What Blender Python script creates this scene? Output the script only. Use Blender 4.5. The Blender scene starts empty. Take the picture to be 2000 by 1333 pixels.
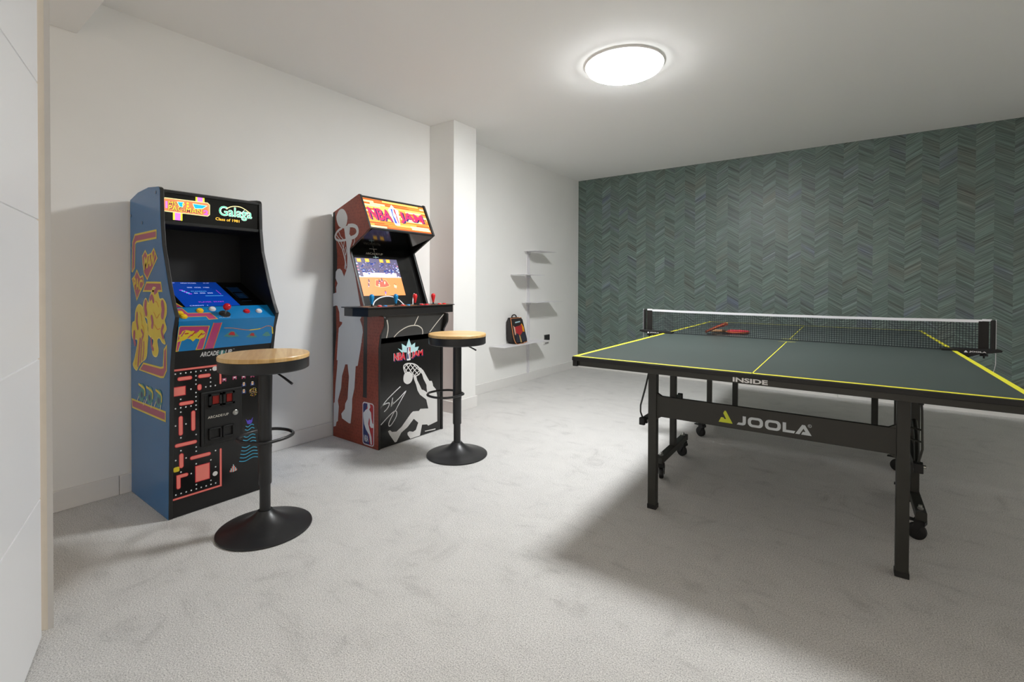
import bpy, bmesh, math, random
from mathutils import Vector, Matrix
from mathutils.noise import noise as pnoise
random.seed(7)
SC = bpy.context.scene
COL = SC.collection
PI = math.pi

# ------------------------------------------------------------------ camera
cam_d = bpy.data.cameras.new('camera'); cam = bpy.data.objects.new('camera', cam_d); COL.objects.link(cam)
YAW, PITCH, ROLL, FPX, CY = 0.637117, 0.010733, 0.003359, 929.107, 568.739
CAM = Vector((3.10099, 0.0, 1.09022))
Fv = Vector((-math.sin(YAW)*math.cos(PITCH), math.cos(YAW)*math.cos(PITCH), -math.sin(PITCH)))
Rv = Vector((math.cos(YAW), math.sin(YAW), 0)); Uv = Rv.cross(Fv)
R2 = Rv*math.cos(ROLL)+Uv*math.sin(ROLL); U2 = R2.cross(Fv)
m = Matrix.Identity(4)
for i in range(3):
    m[i][0] = R2[i]; m[i][1] = U2[i]; m[i][2] = -Fv[i]; m[i][3] = CAM[i]
cam.matrix_world = m
cam_d.sensor_fit = 'HORIZONTAL'; cam_d.sensor_width = 36.0
cam_d.lens = FPX*36.0/2000.0
cam_d.shift_y = -(666.5-CY)/2000.0
cam_d.clip_start = 0.02
SC.camera = cam

# ------------------------------------------------------------------ world, light, exposure
LAMP = (1.862, 2.862)      # the ceiling lamp's place
LAMP_L = 139.0              # its diffuser's radiance
w = bpy.data.worlds.new('world'); SC.world = w; w.use_nodes = True
w.node_tree.nodes['Background'].inputs[0].default_value = (1.0, 0.88, 0.76, 1)
w.node_tree.nodes['Background'].inputs[1].default_value = 1.85   # soft fill light, let in through an opening added behind the camera
SC.view_settings.view_transform = 'Standard'; SC.view_settings.look = 'None'
SC.view_settings.gamma = 1.0; SC.view_settings.use_curve_mapping = False
SC.view_settings.exposure = 0.12
FILL_X0, FILL_X1, FILL_Z = 1.9, 3.5, 2.1  # invented opening in the unseen front wall, sized for the fill light
pd = bpy.data.lights.new('fill_opening_portal', 'AREA'); pd.shape = 'RECTANGLE'; pd.size = FILL_X1-FILL_X0; pd.size_y = FILL_Z; pd.cycles.is_portal = True
po = bpy.data.objects.new('fill_opening_portal', pd); COL.objects.link(po); po.location = ((FILL_X0+FILL_X1)/2, -1.75, FILL_Z/2); po.rotation_euler = (PI/2, 0, 0)
SC.cycles.max_bounces = 12; SC.cycles.diffuse_bounces = 8

# ------------------------------------------------------------------ materials
def lin(h):
    h = h.lstrip('#'); o = []
    for i in (0, 2, 4):
        c = int(h[i:i+2], 16)/255.0
        o.append(c/12.92 if c <= 0.04045 else ((c+0.055)/1.055)**2.4)
    return (o[0], o[1], o[2], 1.0)
MATS = {}
def mat(name, col, rough=0.5, metal=0.0, var=0.0, vscale=20.0, bump=0.0, bscale=200.0, emit=0.0, spec=0.5, coat=0.0):
    if name in MATS: return MATS[name]
    M = bpy.data.materials.new(name); M.use_nodes = True; nt = M.node_tree; b = nt.nodes['Principled BSDF']
    c = lin(col) if isinstance(col, str) else (*col, 1.0)
    b.inputs['Base Color'].default_value = c; b.inputs['Roughness'].default_value = rough
    b.inputs['Metallic'].default_value = metal; b.inputs['Specular IOR Level'].default_value = spec
    b.inputs['Coat Weight'].default_value = coat
    if emit:
        b.inputs['Emission Color'].default_value = c; b.inputs['Emission Strength'].default_value = emit
    tc = nt.nodes.new('ShaderNodeTexCoord')
    if var:
        n = nt.nodes.new('ShaderNodeTexNoise'); n.inputs['Scale'].default_value = vscale; n.inputs['Detail'].default_value = 4
        nt.links.new(tc.outputs['Object'], n.inputs['Vector'])
        r = nt.nodes.new('ShaderNodeMapRange'); r.inputs[1].default_value = 0.3; r.inputs[2].default_value = 0.7
        r.inputs[3].default_value = 1-var; r.inputs[4].default_value = 1+var
        nt.links.new(n.outputs['Fac'], r.inputs[0])
        mx = nt.nodes.new('ShaderNodeVectorMath'); mx.operation = 'SCALE'; mx.inputs[0].default_value = c[:3]
        nt.links.new(r.outputs[0], mx.inputs['Scale']); nt.links.new(mx.outputs[0], b.inputs['Base Color'])
    if bump:
        n = nt.nodes.new('ShaderNodeTexNoise'); n.inputs['Scale'].default_value = bscale; n.inputs['Detail'].default_value = 3
        nt.links.new(tc.outputs['Object'], n.inputs['Vector'])
        bp = nt.nodes.new('ShaderNodeBump'); bp.inputs['Strength'].default_value = bump; bp.inputs['Distance'].default_value = 0.002
        nt.links.new(n.outputs['Fac'], bp.inputs['Height']); nt.links.new(bp.outputs[0], b.inputs['Normal'])
    MATS[name] = M; return M

def N(nt, typ, **kw):
    n = nt.nodes.new(typ)
    for k, v in kw.items():
        if k.startswith('i'): n.inputs[int(k[1:])].default_value = v
        else: setattr(n, k, v)
    return n
def math_node(nt, op, a, b=None, c=None):
    n = nt.nodes.new('ShaderNodeMath'); n.operation = op
    for i, x in enumerate((a, b, c)):
        if x is None: continue
        if isinstance(x, (int, float)): n.inputs[i].default_value = x
        else: nt.links.new(x, n.inputs[i])
    return n.outputs[0]
def ramp(nt, fac, stops, interp='LINEAR'):
    r = nt.nodes.new('ShaderNodeValToRGB'); r.color_ramp.interpolation = interp
    e = r.color_ramp.elements
    while len(e) < len(stops): e.new(0.5)
    for i, (p, c) in enumerate(stops):
        e[i].position = p; e[i].color = lin(c) if isinstance(c, str) else (c, c, c, 1)
    nt.links.new(fac, r.inputs[0]); return r.outputs[0]

def carpet_mat():
    M = bpy.data.materials.new('carpet'); M.use_nodes = True; nt = M.node_tree; b = nt.nodes['Principled BSDF']
    tc = N(nt, 'ShaderNodeTexCoord'); P = tc.outputs['Object']
    big = N(nt, 'ShaderNodeTexNoise'); big.inputs['Scale'].default_value = 4.2; big.inputs['Detail'].default_value = 9; big.inputs['Roughness'].default_value = 0.72
    big.inputs['Distortion'].default_value = 1.1
    nt.links.new(P, big.inputs['Vector'])
    mp = N(nt, 'ShaderNodeMapping'); mp.inputs['Scale'].default_value = (1.6, 5.0, 1.0); mp.inputs['Rotation'].default_value = (0, 0, 0.5)
    nt.links.new(P, mp.inputs[0])
    mid = N(nt, 'ShaderNodeTexNoise'); mid.inputs['Scale'].default_value = 3.0; mid.inputs['Detail'].default_value = 5
    nt.links.new(mp.outputs[0], mid.inputs['Vector'])
    fine = N(nt, 'ShaderNodeTexNoise'); fine.inputs['Scale'].default_value = 250; fine.inputs['Detail'].default_value = 3; fine.inputs['Roughness'].default_value = 0.7
    nt.links.new(P, fine.inputs['Vector'])
    a = ramp(nt, big.outputs['Fac'], [(0.30, 0.80), (0.43, 0.965), (0.60, 1.02)])
    c = ramp(nt, mid.outputs['Fac'], [(0.25, 0.84), (0.40, 0.985), (0.7, 1.01)])
    d = ramp(nt, fine.outputs['Fac'], [(0.28, 0.34), (0.48, 0.95), (0.72, 1.46)])
    def mul(x, y):
        n = N(nt, 'ShaderNodeMix'); n.data_type = 'RGBA'; n.blend_type = 'MULTIPLY'; n.inputs[0].default_value = 1.0
        nt.links.new(x, n.inputs[6])
        if isinstance(y, tuple): n.inputs[7].default_value = y
        else: nt.links.new(y, n.inputs[7])
        n.clamp_result = False
        return n.outputs[2]
    col = mul(mul(mul(a, c), d), lin('#d4d2cf'))
    nt.links.new(col, b.inputs['Base Color']); b.inputs['Roughness'].default_value = 1.0; b.inputs['Specular IOR Level'].default_value = 0.05
    b.inputs['Sheen Weight'].default_value = 0.15; b.inputs['Sheen Roughness'].default_value = 0.6
    bp = N(nt, 'ShaderNodeBump'); bp.inputs['Strength'].default_value = 0.6; bp.inputs['Distance'].default_value = 0.004
    nt.links.new(fine.outputs['Fac'], bp.inputs['Height']); nt.links.new(bp.outputs[0], b.inputs['Normal'])
    return M

def chevron_mat():
    M = bpy.data.materials.new('chevron_wallpaper'); M.use_nodes = True; nt = M.node_tree; b = nt.nodes['Principled BSDF']
    tc = N(nt, 'ShaderNodeTexCoord'); sp = N(nt, 'ShaderNodeSeparateXYZ'); nt.links.new(tc.outputs['Object'], sp.inputs[0])
    X, Z = sp.outputs[0], sp.outputs[2]
    half = 0.11725
    u = math_node(nt, 'DIVIDE', math_node(nt, 'SUBTRACT', X, 0.232-half*20), half)
    colid = math_node(nt, 'FLOOR', u)
    t = math_node(nt, 'MULTIPLY', math_node(nt, 'PINGPONG', u, 1.0), half)
    wv = math_node(nt, 'ADD', Z, math_node(nt, 'MULTIPLY', t, 0.62))
    def field(zs, us, off, detail, rough=0.5):
        cv = N(nt, 'ShaderNodeCombineXYZ')
        nt.links.new(math_node(nt, 'MULTIPLY', wv, zs), cv.inputs[0])
        nt.links.new(math_node(nt, 'MULTIPLY', colid, 7.31), cv.inputs[1])
        nt.links.new(math_node(nt, 'ADD', math_node(nt, 'MULTIPLY', t, us), off), cv.inputs[2])
        n = N(nt, 'ShaderNodeTexNoise'); n.inputs['Scale'].default_value = 1.0; n.inputs['Detail'].default_value = detail; n.inputs['Roughness'].default_value = rough
        nt.links.new(cv.outputs[0], n.inputs['Vector']); return n
    # veneer strips: cell value per strip
    warp = field(16, 0.8, 3.0, 2)
    sid = math_node(nt, 'ADD', math_node(nt, 'MULTIPLY', wv, 52.0), math_node(nt, 'MULTIPLY', warp.outputs['Fac'], 4.5))
    wn = N(nt, 'ShaderNodeTexWhiteNoise'); wn.noise_dimensions = '2D'
    cv = N(nt, 'ShaderNodeCombineXYZ'); nt.links.new(math_node(nt, 'FLOOR', sid), cv.inputs[0]); nt.links.new(colid, cv.inputs[1])
    nt.links.new(cv.outputs[0], wn.inputs['Vector'])
    fr = math_node(nt, 'FRACT', sid)
    deep = math_node(nt, 'FRACT', math_node(nt, 'MULTIPLY', wn.outputs['Value'], 7.3))
    ed0 = ramp(nt, fr, [(0.0, 0.0), (0.10, 0.35), (0.24, 1.0), (1.0, 1.0)])
    edge = math_node(nt, 'SUBTRACT', 1.0, math_node(nt, 'MULTIPLY', math_node(nt, 'SUBTRACT', 1.0, ed0), math_node(nt, 'MULTIPLY', deep, 0.62)))
    edge = ramp(nt, edge, [(0.0, 0.0), (1.0, 1.0)])
    grain = field(150, 4.0, 0.0, 4, 0.7)
    g0 = ramp(nt, grain.outputs['Fac'], [(0.26, 0.36), (0.5, 1.0), (0.74, 1.65)])
    coarse = field(62, 2.2, 5.0, 2, 0.5)
    g1 = ramp(nt, coarse.outputs['Fac'], [(0.28, 0.62), (0.5, 1.0), (0.72, 1.30)])
    par = math_node(nt, 'ADD', 0.94, math_node(nt, 'MULTIPLY', math_node(nt, 'FLOORED_MODULO', colid, 2.0), 0.12))  # alternate columns lighter and darker: veneer's directional reflection put into the colour
    gg = N(nt, 'ShaderNodeVectorMath'); gg.operation = 'SCALE'; nt.links.new(g0, gg.inputs[0]); nt.links.new(par, gg.inputs['Scale'])
    gm = N(nt, 'ShaderNodeVectorMath'); gm.operation = 'MULTIPLY'; nt.links.new(gg.outputs[0], gm.inputs[0]); nt.links.new(g1, gm.inputs[1])
    g = gm.outputs[0]
    val = ramp(nt, wn.outputs['Value'], [(0.0, 0.90), (0.5, 1.0), (1.0, 1.09)])
    hue = field(6.0, 1.6, 9.0, 3)
    colr = ramp(nt, hue.outputs['Fac'], [(0.22, '#676c63'), (0.38, '#65736c'), (0.52, '#63766f'), (0.62, '#667371'), (0.76, '#5f6a79')])
    def mul(x, y):
        n = N(nt, 'ShaderNodeMix'); n.data_type = 'RGBA'; n.blend_type = 'MULTIPLY'; n.inputs[0].default_value = 1.0
        nt.links.new(x, n.inputs[6]); nt.links.new(y, n.inputs[7]); return n.outputs[2]
    c = mul(mul(mul(colr, val), g), edge)
    nt.links.new(c, b.inputs['Base Color']); b.inputs['Roughness'].default_value = 0.42; b.inputs['Specular IOR Level'].default_value = 0.6
    bp = N(nt, 'ShaderNodeBump'); bp.inputs['Strength'].default_value = 0.25; bp.inputs['Distance'].default_value = 0.001
    nt.links.new(grain.outputs['Fac'], bp.inputs['Height']); nt.links.new(bp.outputs[0], b.inputs['Normal'])
    return M

def leather_mat():
    M = bpy.data.materials.new('pebbled_print'); M.use_nodes = True; nt = M.node_tree; b = nt.nodes['Principled BSDF']
    tc = N(nt, 'ShaderNodeTexCoord'); mp = N(nt, 'ShaderNodeMapping'); mp.inputs['Scale'].default_value = (95, 1, 48)
    nt.links.new(tc.outputs['Object'], mp.inputs[0])
    v = N(nt, 'ShaderNodeTexVoronoi'); v.inputs['Scale'].default_value = 1.0; v.inputs['Randomness'].default_value = 0.45
    nt.links.new(mp.outputs[0], v.inputs['Vector'])
    c = ramp(nt, v.outputs['Distance'], [(0.10, '#3a1008'), (0.32, '#85301c'), (0.62, '#a2442c')])
    n = N(nt, 'ShaderNodeTexNoise'); n.inputs['Scale'].default_value = 3.0; nt.links.new(tc.outputs['Object'], n.inputs['Vector'])
    r = ramp(nt, n.outputs['Fac'], [(0.35, 0.7), (0.65, 1.0)])
    mx = N(nt, 'ShaderNodeMix'); mx.data_type = 'RGBA'; mx.blend_type = 'MULTIPLY'; mx.inputs[0].default_value = 1.0
    nt.links.new(c, mx.inputs[6]); nt.links.new(r, mx.inputs[7]); nt.links.new(mx.outputs[2], b.inputs['Base Color'])
    b.inputs['Roughness'].default_value = 0.3
    return M

def wood_mat(name, c0, c1, rough=0.35):
    M = bpy.data.materials.new(name); M.use_nodes = True; nt = M.node_tree; b = nt.nodes['Principled BSDF']
    tc = N(nt, 'ShaderNodeTexCoord'); mp = N(nt, 'ShaderNodeMapping'); mp.inputs['Scale'].default_value = (6, 70, 6)
    nt.links.new(tc.outputs['Object'], mp.inputs[0])
    n = N(nt, 'ShaderNodeTexNoise'); n.inputs['Scale'].default_value = 1.0; n.inputs['Detail'].default_value = 6
    nt.links.new(mp.outputs[0], n.inputs['Vector'])
    sp = N(nt, 'ShaderNodeSeparateXYZ'); nt.links.new(tc.outputs['Object'], sp.inputs[0])
    wn = N(nt, 'ShaderNodeTexWhiteNoise'); wn.noise_dimensions = '1D'
    nt.links.new(math_node(nt, 'FLOOR', math_node(nt, 'MULTIPLY', sp.outputs[1], 45.0)), wn.inputs['W'])
    f = math_node(nt, 'ADD', math_node(nt, 'MULTIPLY', n.outputs['Fac'], 0.7), math_node(nt, 'MULTIPLY', wn.outputs['Value'], 0.3))
    nt.links.new(ramp(nt, f, [(0.3, c0), (0.7, c1)]), b.inputs['Base Color'])
    b.inputs['Roughness'].default_value = rough
    return M

WALL = mat('white_wall_paint', '#efeeeb', 0.85, bump=0.08, bscale=90, var=0.01, vscale=3)
CEIL = mat('ceiling_paint', '#f5f4f2', 0.9, bump=0.06, bscale=80)
TRIM = mat('white_trim_paint', '#e6e4e1', 0.45, var=0.01)
DOORP = mat('white_door_lacquer', '#f3f3f4', 0.4, var=0.008, vscale=2)
BEIGE = mat('beige_jamb_paint', '#f5efe4', 0.6, var=0.02)
CARPET = carpet_mat(); PAPER = chevron_mat(); LEATHER = leather_mat()
BAMBOO = wood_mat('bamboo', '#cfa262', '#e8c48a')
SATIN = mat('satin_black_metal', '#232324', 0.36, 0.0, var=0.04)
TMETAL = mat('powder_coated_black', '#24241e', 0.5, var=0.05)
TRUBBER = mat('black_rubber', '#0d0d0d', 0.6, var=0.05)
TTOP = mat('dark_green_tabletop', '#3f4845', 0.36, var=0.03, vscale=4, bump=0.02, bscale=300)
YEL = mat('yellow_line_paint', '#e4df33', 0.5, var=0.01)
CHROME = mat('zinc', '#b9b9b5', 0.3, 1.0, var=0.03)
BLACKG = mat('black_laminate', '#0f0f0f', 0.22, var=0.05)
BLACKM = mat('black_matt', '#0c0c0d', 0.55, var=0.05)
TMOLD = mat('black_edge_moulding', '#1d1d1d', 0.38, var=0.04)
BLUE = mat('blue_laminate', '#0f68a6', 0.2, var=0.02, vscale=3)
BLUE2 = mat('blue_control_laminate', '#067cc0', 0.25, var=0.02, vscale=3)
P_YEL = mat('print_yellow', '#dfc82f', 0.3, var=0.02); P_MAG = mat('print_magenta', '#b8407a', 0.3, var=0.03)
P_ROSE = mat('print_rose', '#a84468', 0.3, var=0.03); P_RED = mat('print_red', '#b81f28', 0.3, var=0.03)
P_GREY = mat('print_grey', '#dddbd8', 0.3, var=0.01); P_WHITE = mat('print_white', '#e6e6e6', 0.4, var=0.01)
P_NAVY = mat('print_navy', '#1d2f6b', 0.3, var=0.03); P_BLACK = mat('print_black', '#1b1a19', 0.28, var=0.03)
P_SAL = mat('print_salmon', '#f4867a', 0.35, var=0.02); P_SALD = mat('print_salmon_dark', '#d8303a', 0.35, var=0.02)
P_CREAM = mat('print_cream', '#d9d3c6', 0.4, var=0.02); P_CYAN = mat('print_cyan', '#3f9fc0', 0.4, var=0.02)
P_PURP = mat('print_purple', '#5a4ac2', 0.4, var=0.02); P_ORA = mat('print_orange', '#d9822b', 0.4, var=0.02)
P_TEAL = mat('print_teal', '#4b8f8c', 0.4, var=0.02); P_ICE = mat('print_ice', '#bfe3e6', 0.4, var=0.02); P_DGREY = mat('print_dark_grey', '#3a3937', 0.28, var=0.03)
SHELFM = mat('pale_lacquered_steel', '#dddbde', 0.4, var=0.01)

# ------------------------------------------------------------------ mesh builder
class MB:
    def __init__(s): s.v = []; s.f = []; s.m = []
    def face(s, pts, mi=0):
        n = len(s.v); s.v += [tuple(p) for p in pts]; s.f.append(tuple(range(n, n+len(pts)))); s.m.append(mi)
    def box(s, lo, hi, mi=0, R=None, o=(0, 0, 0)):
        c = [(x, y, z) for x in (lo[0], hi[0]) for y in (lo[1], hi[1]) for z in (lo[2], hi[2])]
        if R is not None: c = [tuple(R @ Vector(p)+Vector(o)) for p in c]
        n = len(s.v); s.v += c
        for q in ((0, 1, 3, 2), (4, 6, 7, 5), (0, 4, 5, 1), (2, 3, 7, 6), (0, 2, 6, 4), (1, 5, 7, 3)):
            s.f.append(tuple(n+i for i in q)); s.m.append(mi)
        return s
    def prism(s, prof, a, b, axis='y', mi=0, cap_a=None, cap_b=None, edge_mi=None):
        def P(p, t):
            return (p[0], t, p[1]) if axis == 'y' else ((t, p[0], p[1]) if axis == 'x' else (p[0], p[1], t))
        n = len(s.v); k = len(prof)
        s.v += [P(p, a) for p in prof]+[P(p, b) for p in prof]
        s.f.append(tuple(range(n+k-1, n-1, -1))); s.m.append(mi if cap_a is None else cap_a)
        s.f.append(tuple(range(n+k, n+2*k))); s.m.append(mi if cap_b is None else cap_b)
        for i in range(k):
            j = (i+1) % k
            s.f.append((n+i, n+j, n+k+j, n+k+i)); s.m.append(mi if edge_mi is None else edge_mi.get(i, mi))
        return s
    def tube(s, path, r, n=8, closed=False, mi=0, caps=True):
        P = [Vector(p) for p in path]; k = len(P); rings = []
        up = None
        for i in range(k):
            if closed: d = (P[(i+1) % k]-P[i-1]).normalized()
            else: d = (P[min(i+1, k-1)]-P[max(i-1, 0)]).normalized()
            if up is None:
                up = Vector((0, 0, 1)) if abs(d.z) < 0.9 else Vector((1, 0, 0))
            a = (up-d*up.dot(d)).normalized(); b = d.cross(a); up = a
            rr = r[i] if isinstance(r, (list, tuple)) else r
            base = len(s.v)
            s.v += [tuple(P[i]+a*rr*math.cos(2*PI*q/n)+b*rr*math.sin(2*PI*q/n)) for q in range(n)]
            rings.append(base)
        for i in range(k if closed else k-1):
            A, B = rings[i], rings[(i+1) % k]
            for q in range(n):
                s.f.append((A+q, A+(q+1) % n, B+(q+1) % n, B+q)); s.m.append(mi)
        if not closed and caps:
            s.f.append(tuple(rings[0]+q for q in range(n-1, -1, -1))); s.m.append(mi)
            s.f.append(tuple(rings[-1]+q for q in range(n))); s.m.append(mi)
        return s
    def lathe(s, prof, n=32, c=(0, 0, 0), R=None, mi=0):
        rings = []
        for (r, z) in prof:
            base = len(s.v); pts = [Vector((max(r, 1e-5)*math.cos(2*PI*q/n), max(r, 1e-5)*math.sin(2*PI*q/n), z)) for q in range(n)]
            if R is not None: pts = [R @ p for p in pts]
            s.v += [tuple(p+Vector(c)) for p in pts]; rings.append(base)
        for A, B in zip(rings, rings[1:]):
            for q in range(n):
                s.f.append((A+q, A+(q+1) % n, B+(q+1) % n, B+q)); s.m.append(mi)
        s.f.append(tuple(rings[0]+q for q in range(n-1, -1, -1))); s.m.append(mi)
        s.f.append(tuple(rings[-1]+q for q in range(n))); s.m.append(mi)
        return s
    def build(s, name, mats, parent=None, org=(0, 0, 0), smooth=None, bevel=0.0, seg=2, fix=True):
        me = bpy.data.meshes.new(name)
        me.from_pydata([(x-org[0], y-org[1], z-org[2]) for x, y, z in s.v], [], s.f)
        if not isinstance(mats, (list, tuple)): mats = [mats]
        for mm in mats: me.materials.append(mm)
        me.polygons.foreach_set('material_index', s.m)
        if fix:
            bm = bmesh.new(); bm.from_mesh(me); bmesh.ops.recalc_face_normals(bm, faces=bm.faces); bm.to_mesh(me); bm.free()
        if smooth is not None:
            me.polygons.foreach_set('use_smooth', [True]*len(me.polygons))
            me.set_sharp_from_angle(angle=math.radians(smooth))
        me.update()
        o = bpy.data.objects.new(name, me); COL.objects.link(o)
        if parent is not None: o.parent = parent
        if bevel:
            md = o.modifiers.new('bevel', 'BEVEL'); md.width = bevel; md.segments = seg; md.limit_method = 'ANGLE'; md.angle_limit = math.radians(40)
        return o

def empty(name, loc, rz=0.0, label=None, cat=None, group=None, kind=None):
    o = bpy.data.objects.new(name, None); COL.objects.link(o); o.location = loc; o.rotation_euler = (0, 0, rz); o.empty_display_size = 0.1
    tag(o, label, cat, group, kind); return o
def tag(o, label=None, cat=None, group=None, kind=None):
    if label: o['label'] = label
    if cat: o['category'] = cat
    if group: o['group'] = group
    if kind: o['kind'] = kind
    return o
def struct(o): o['kind'] = 'structure'; return o
def copy_tree(o, parent=None):
    c = o.copy(); COL.objects.link(c)
    if parent is not None: c.parent = parent
    for ch in list(o.children): copy_tree(ch, c)
    return c

# ------------------------------------------------------------------ flat print on a plane
TXT = {}
def text2d(t, bold=0.0):
    k = (t, bold)
    if k in TXT: return TXT[k]
    cu = bpy.data.curves.new('t', 'FONT'); cu.body = t; cu.offset = bold; cu.resolution_u = 3
    ob = bpy.data.objects.new('t', cu); COL.objects.link(ob)
    dg = bpy.context.evaluated_depsgraph_get(); dg.update()
    me = bpy.data.meshes.new_from_object(ob.evaluated_get(dg))
    vs = [(v.co.x, v.co.y) for v in me.vertices]; fs = [tuple(p.vertices) for p in me.polygons]
    bpy.data.objects.remove(ob); bpy.data.curves.remove(cu); bpy.data.meshes.remove(me)
    x0 = min(v[0] for v in vs); x1 = max(v[0] for v in vs); y0 = min(v[1] for v in vs); y1 = max(v[1] for v in vs)
    TXT[k] = ([((x-x0)/(x1-x0), (y-y0)/(y1-y0)) for x, y in vs], fs); return TXT[k]
class Art:
    """flat print: polygons a fraction of a millimetre proud of a panel"""
    def __init__(s, o, e1, e2, n, base=0.0004, step=0.00025):
        s.o, s.e1, s.e2, s.n = Vector(o), Vector(e1), Vector(e2), Vector(n); s.base = base; s.step = step
        s.mb = MB(); s.mats = []
    def mi(s, m):
        if m not in s.mats: s.mats.append(m)
        return s.mats.index(m)
    def P(s, a, b, layer): return s.o+s.e1*a+s.e2*b+s.n*(s.base+s.step*layer)
    def poly(s, pts, m, layer=0): s.mb.face([s.P(a, b, layer) for a, b in pts], s.mi(m)); return s
    def rect(s, a0, b0, a1, b1, m, layer=0): return s.poly([(a0, b0), (a1, b0), (a1, b1), (a0, b1)], m, layer)
    def disc(s, a, b, r, m, layer=0, n=16, ry=None):
        return s.poly([(a+r*math.cos(2*PI*i/n), b+(ry or r)*math.sin(2*PI*i/n)) for i in range(n)], m, layer)
    def stroke(s, pts, w, m, layer=0, cap=True, closed=False):
        """a ribbon of one strip of quads, mitred at its bends, so that nothing overlaps"""
        P_ = [p for k, p in enumerate(pts) if k == 0 or math.hypot(p[0]-pts[k-1][0], p[1]-pts[k-1][1]) > 1e-5]
        if closed and math.hypot(P_[0][0]-P_[-1][0], P_[0][1]-P_[-1][1]) < 1e-5: P_ = P_[:-1]
        k = len(P_)
        if k < 2: return s
        nr = []
        for i in range(k):
            a = P_[i-1] if (i or closed) else None; b = P_[i]; c = P_[(i+1) % k] if (i < k-1 or closed) else None
            d1 = Vector((b[0]-a[0], b[1]-a[1])).normalized() if a else None
            d2 = Vector((c[0]-b[0], c[1]-b[1])).normalized() if c else None
            d1 = d1 or d2; d2 = d2 or d1
            n1 = Vector((-d1.y, d1.x)); n2 = Vector((-d2.y, d2.x)); n = n1+n2
            n = n1 if n.length < 1e-4 else n.normalized()
            nr.append(n*(w/2/max(n.dot(n1), 0.45)))
        mi = s.mi(m); n0 = len(s.mb.v)
        for b, n in zip(P_, nr):
            s.mb.v += [tuple(s.P(b[0]+n.x, b[1]+n.y, layer)), tuple(s.P(b[0]-n.x, b[1]-n.y, layer))]
        for i in range(k if closed else k-1):
            j = (i+1) % k; s.mb.f.append((n0+2*i, n0+2*i+1, n0+2*j+1, n0+2*j)); s.mb.m.append(mi)
        if cap and not closed:
            for i, q in ((0, 1), (k-1, k-2)):
                t0 = math.atan2(P_[i][1]-P_[q][1], P_[i][0]-P_[q][0])
                s.poly([(P_[i][0]+w/2*math.cos(t0-PI/2+PI*u/6), P_[i][1]+w/2*math.sin(t0-PI/2+PI*u/6)) for u in range(7)], m, layer)
        return s
    def outline(s, pts, w, m, layer=0): return s.stroke(pts, w, m, layer, closed=True)
    def text(s, t, quad, m, layer=0, bold=0.0):
        """quad: top-left, top-right, bottom-right, bottom-left"""
        vs, fs = text2d(t, bold); n = len(s.mb.v); tl, tr, br, bl = quad
        for u, v in vs:
            a = (bl[0]*(1-u)+br[0]*u)*(1-v)+(tl[0]*(1-u)+tr[0]*u)*v
            b = (bl[1]*(1-u)+br[1]*u)*(1-v)+(tl[1]*(1-u)+tr[1]*u)*v
            s.mb.v.append(tuple(s.P(a, b, layer)))
        k = s.mi(m)
        for f in fs: s.mb.f.append(tuple(n+i for i in f)); s.mb.m.append(k)
        return s
    def build(s, name, parent, org=(0, 0, 0)):
        o = s.mb.build(name, s.mats, parent, org, fix=False)
        bm = bmesh.new(); bm.from_mesh(o.data); bmesh.ops.triangulate(bm, faces=[f for f in bm.faces if len(f.verts) > 4]); bm.to_mesh(o.data); bm.free()
        return o
def smooth_path(pts, n=6, closed=False):
    out = []; k = len(pts)
    rng = range(k if closed else k-1)
    for i in rng:
        p = [pts[(i+j) % k] if closed else pts[min(max(i+j, 0), k-1)] for j in (-1, 0, 1, 2)]
        for q in range(n):
            t = q/n
            out.append(tuple(0.5*(2*p[1][d]+(p[2][d]-p[0][d])*t+(2*p[0][d]-5*p[1][d]+4*p[2][d]-p[3][d])*t*t+(3*p[1][d]-p[0][d]-3*p[2][d]+p[3][d])*t**3) for d in range(len(p[1]))))
    if not closed: out.append(tuple(pts[-1]))
    return out
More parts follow.
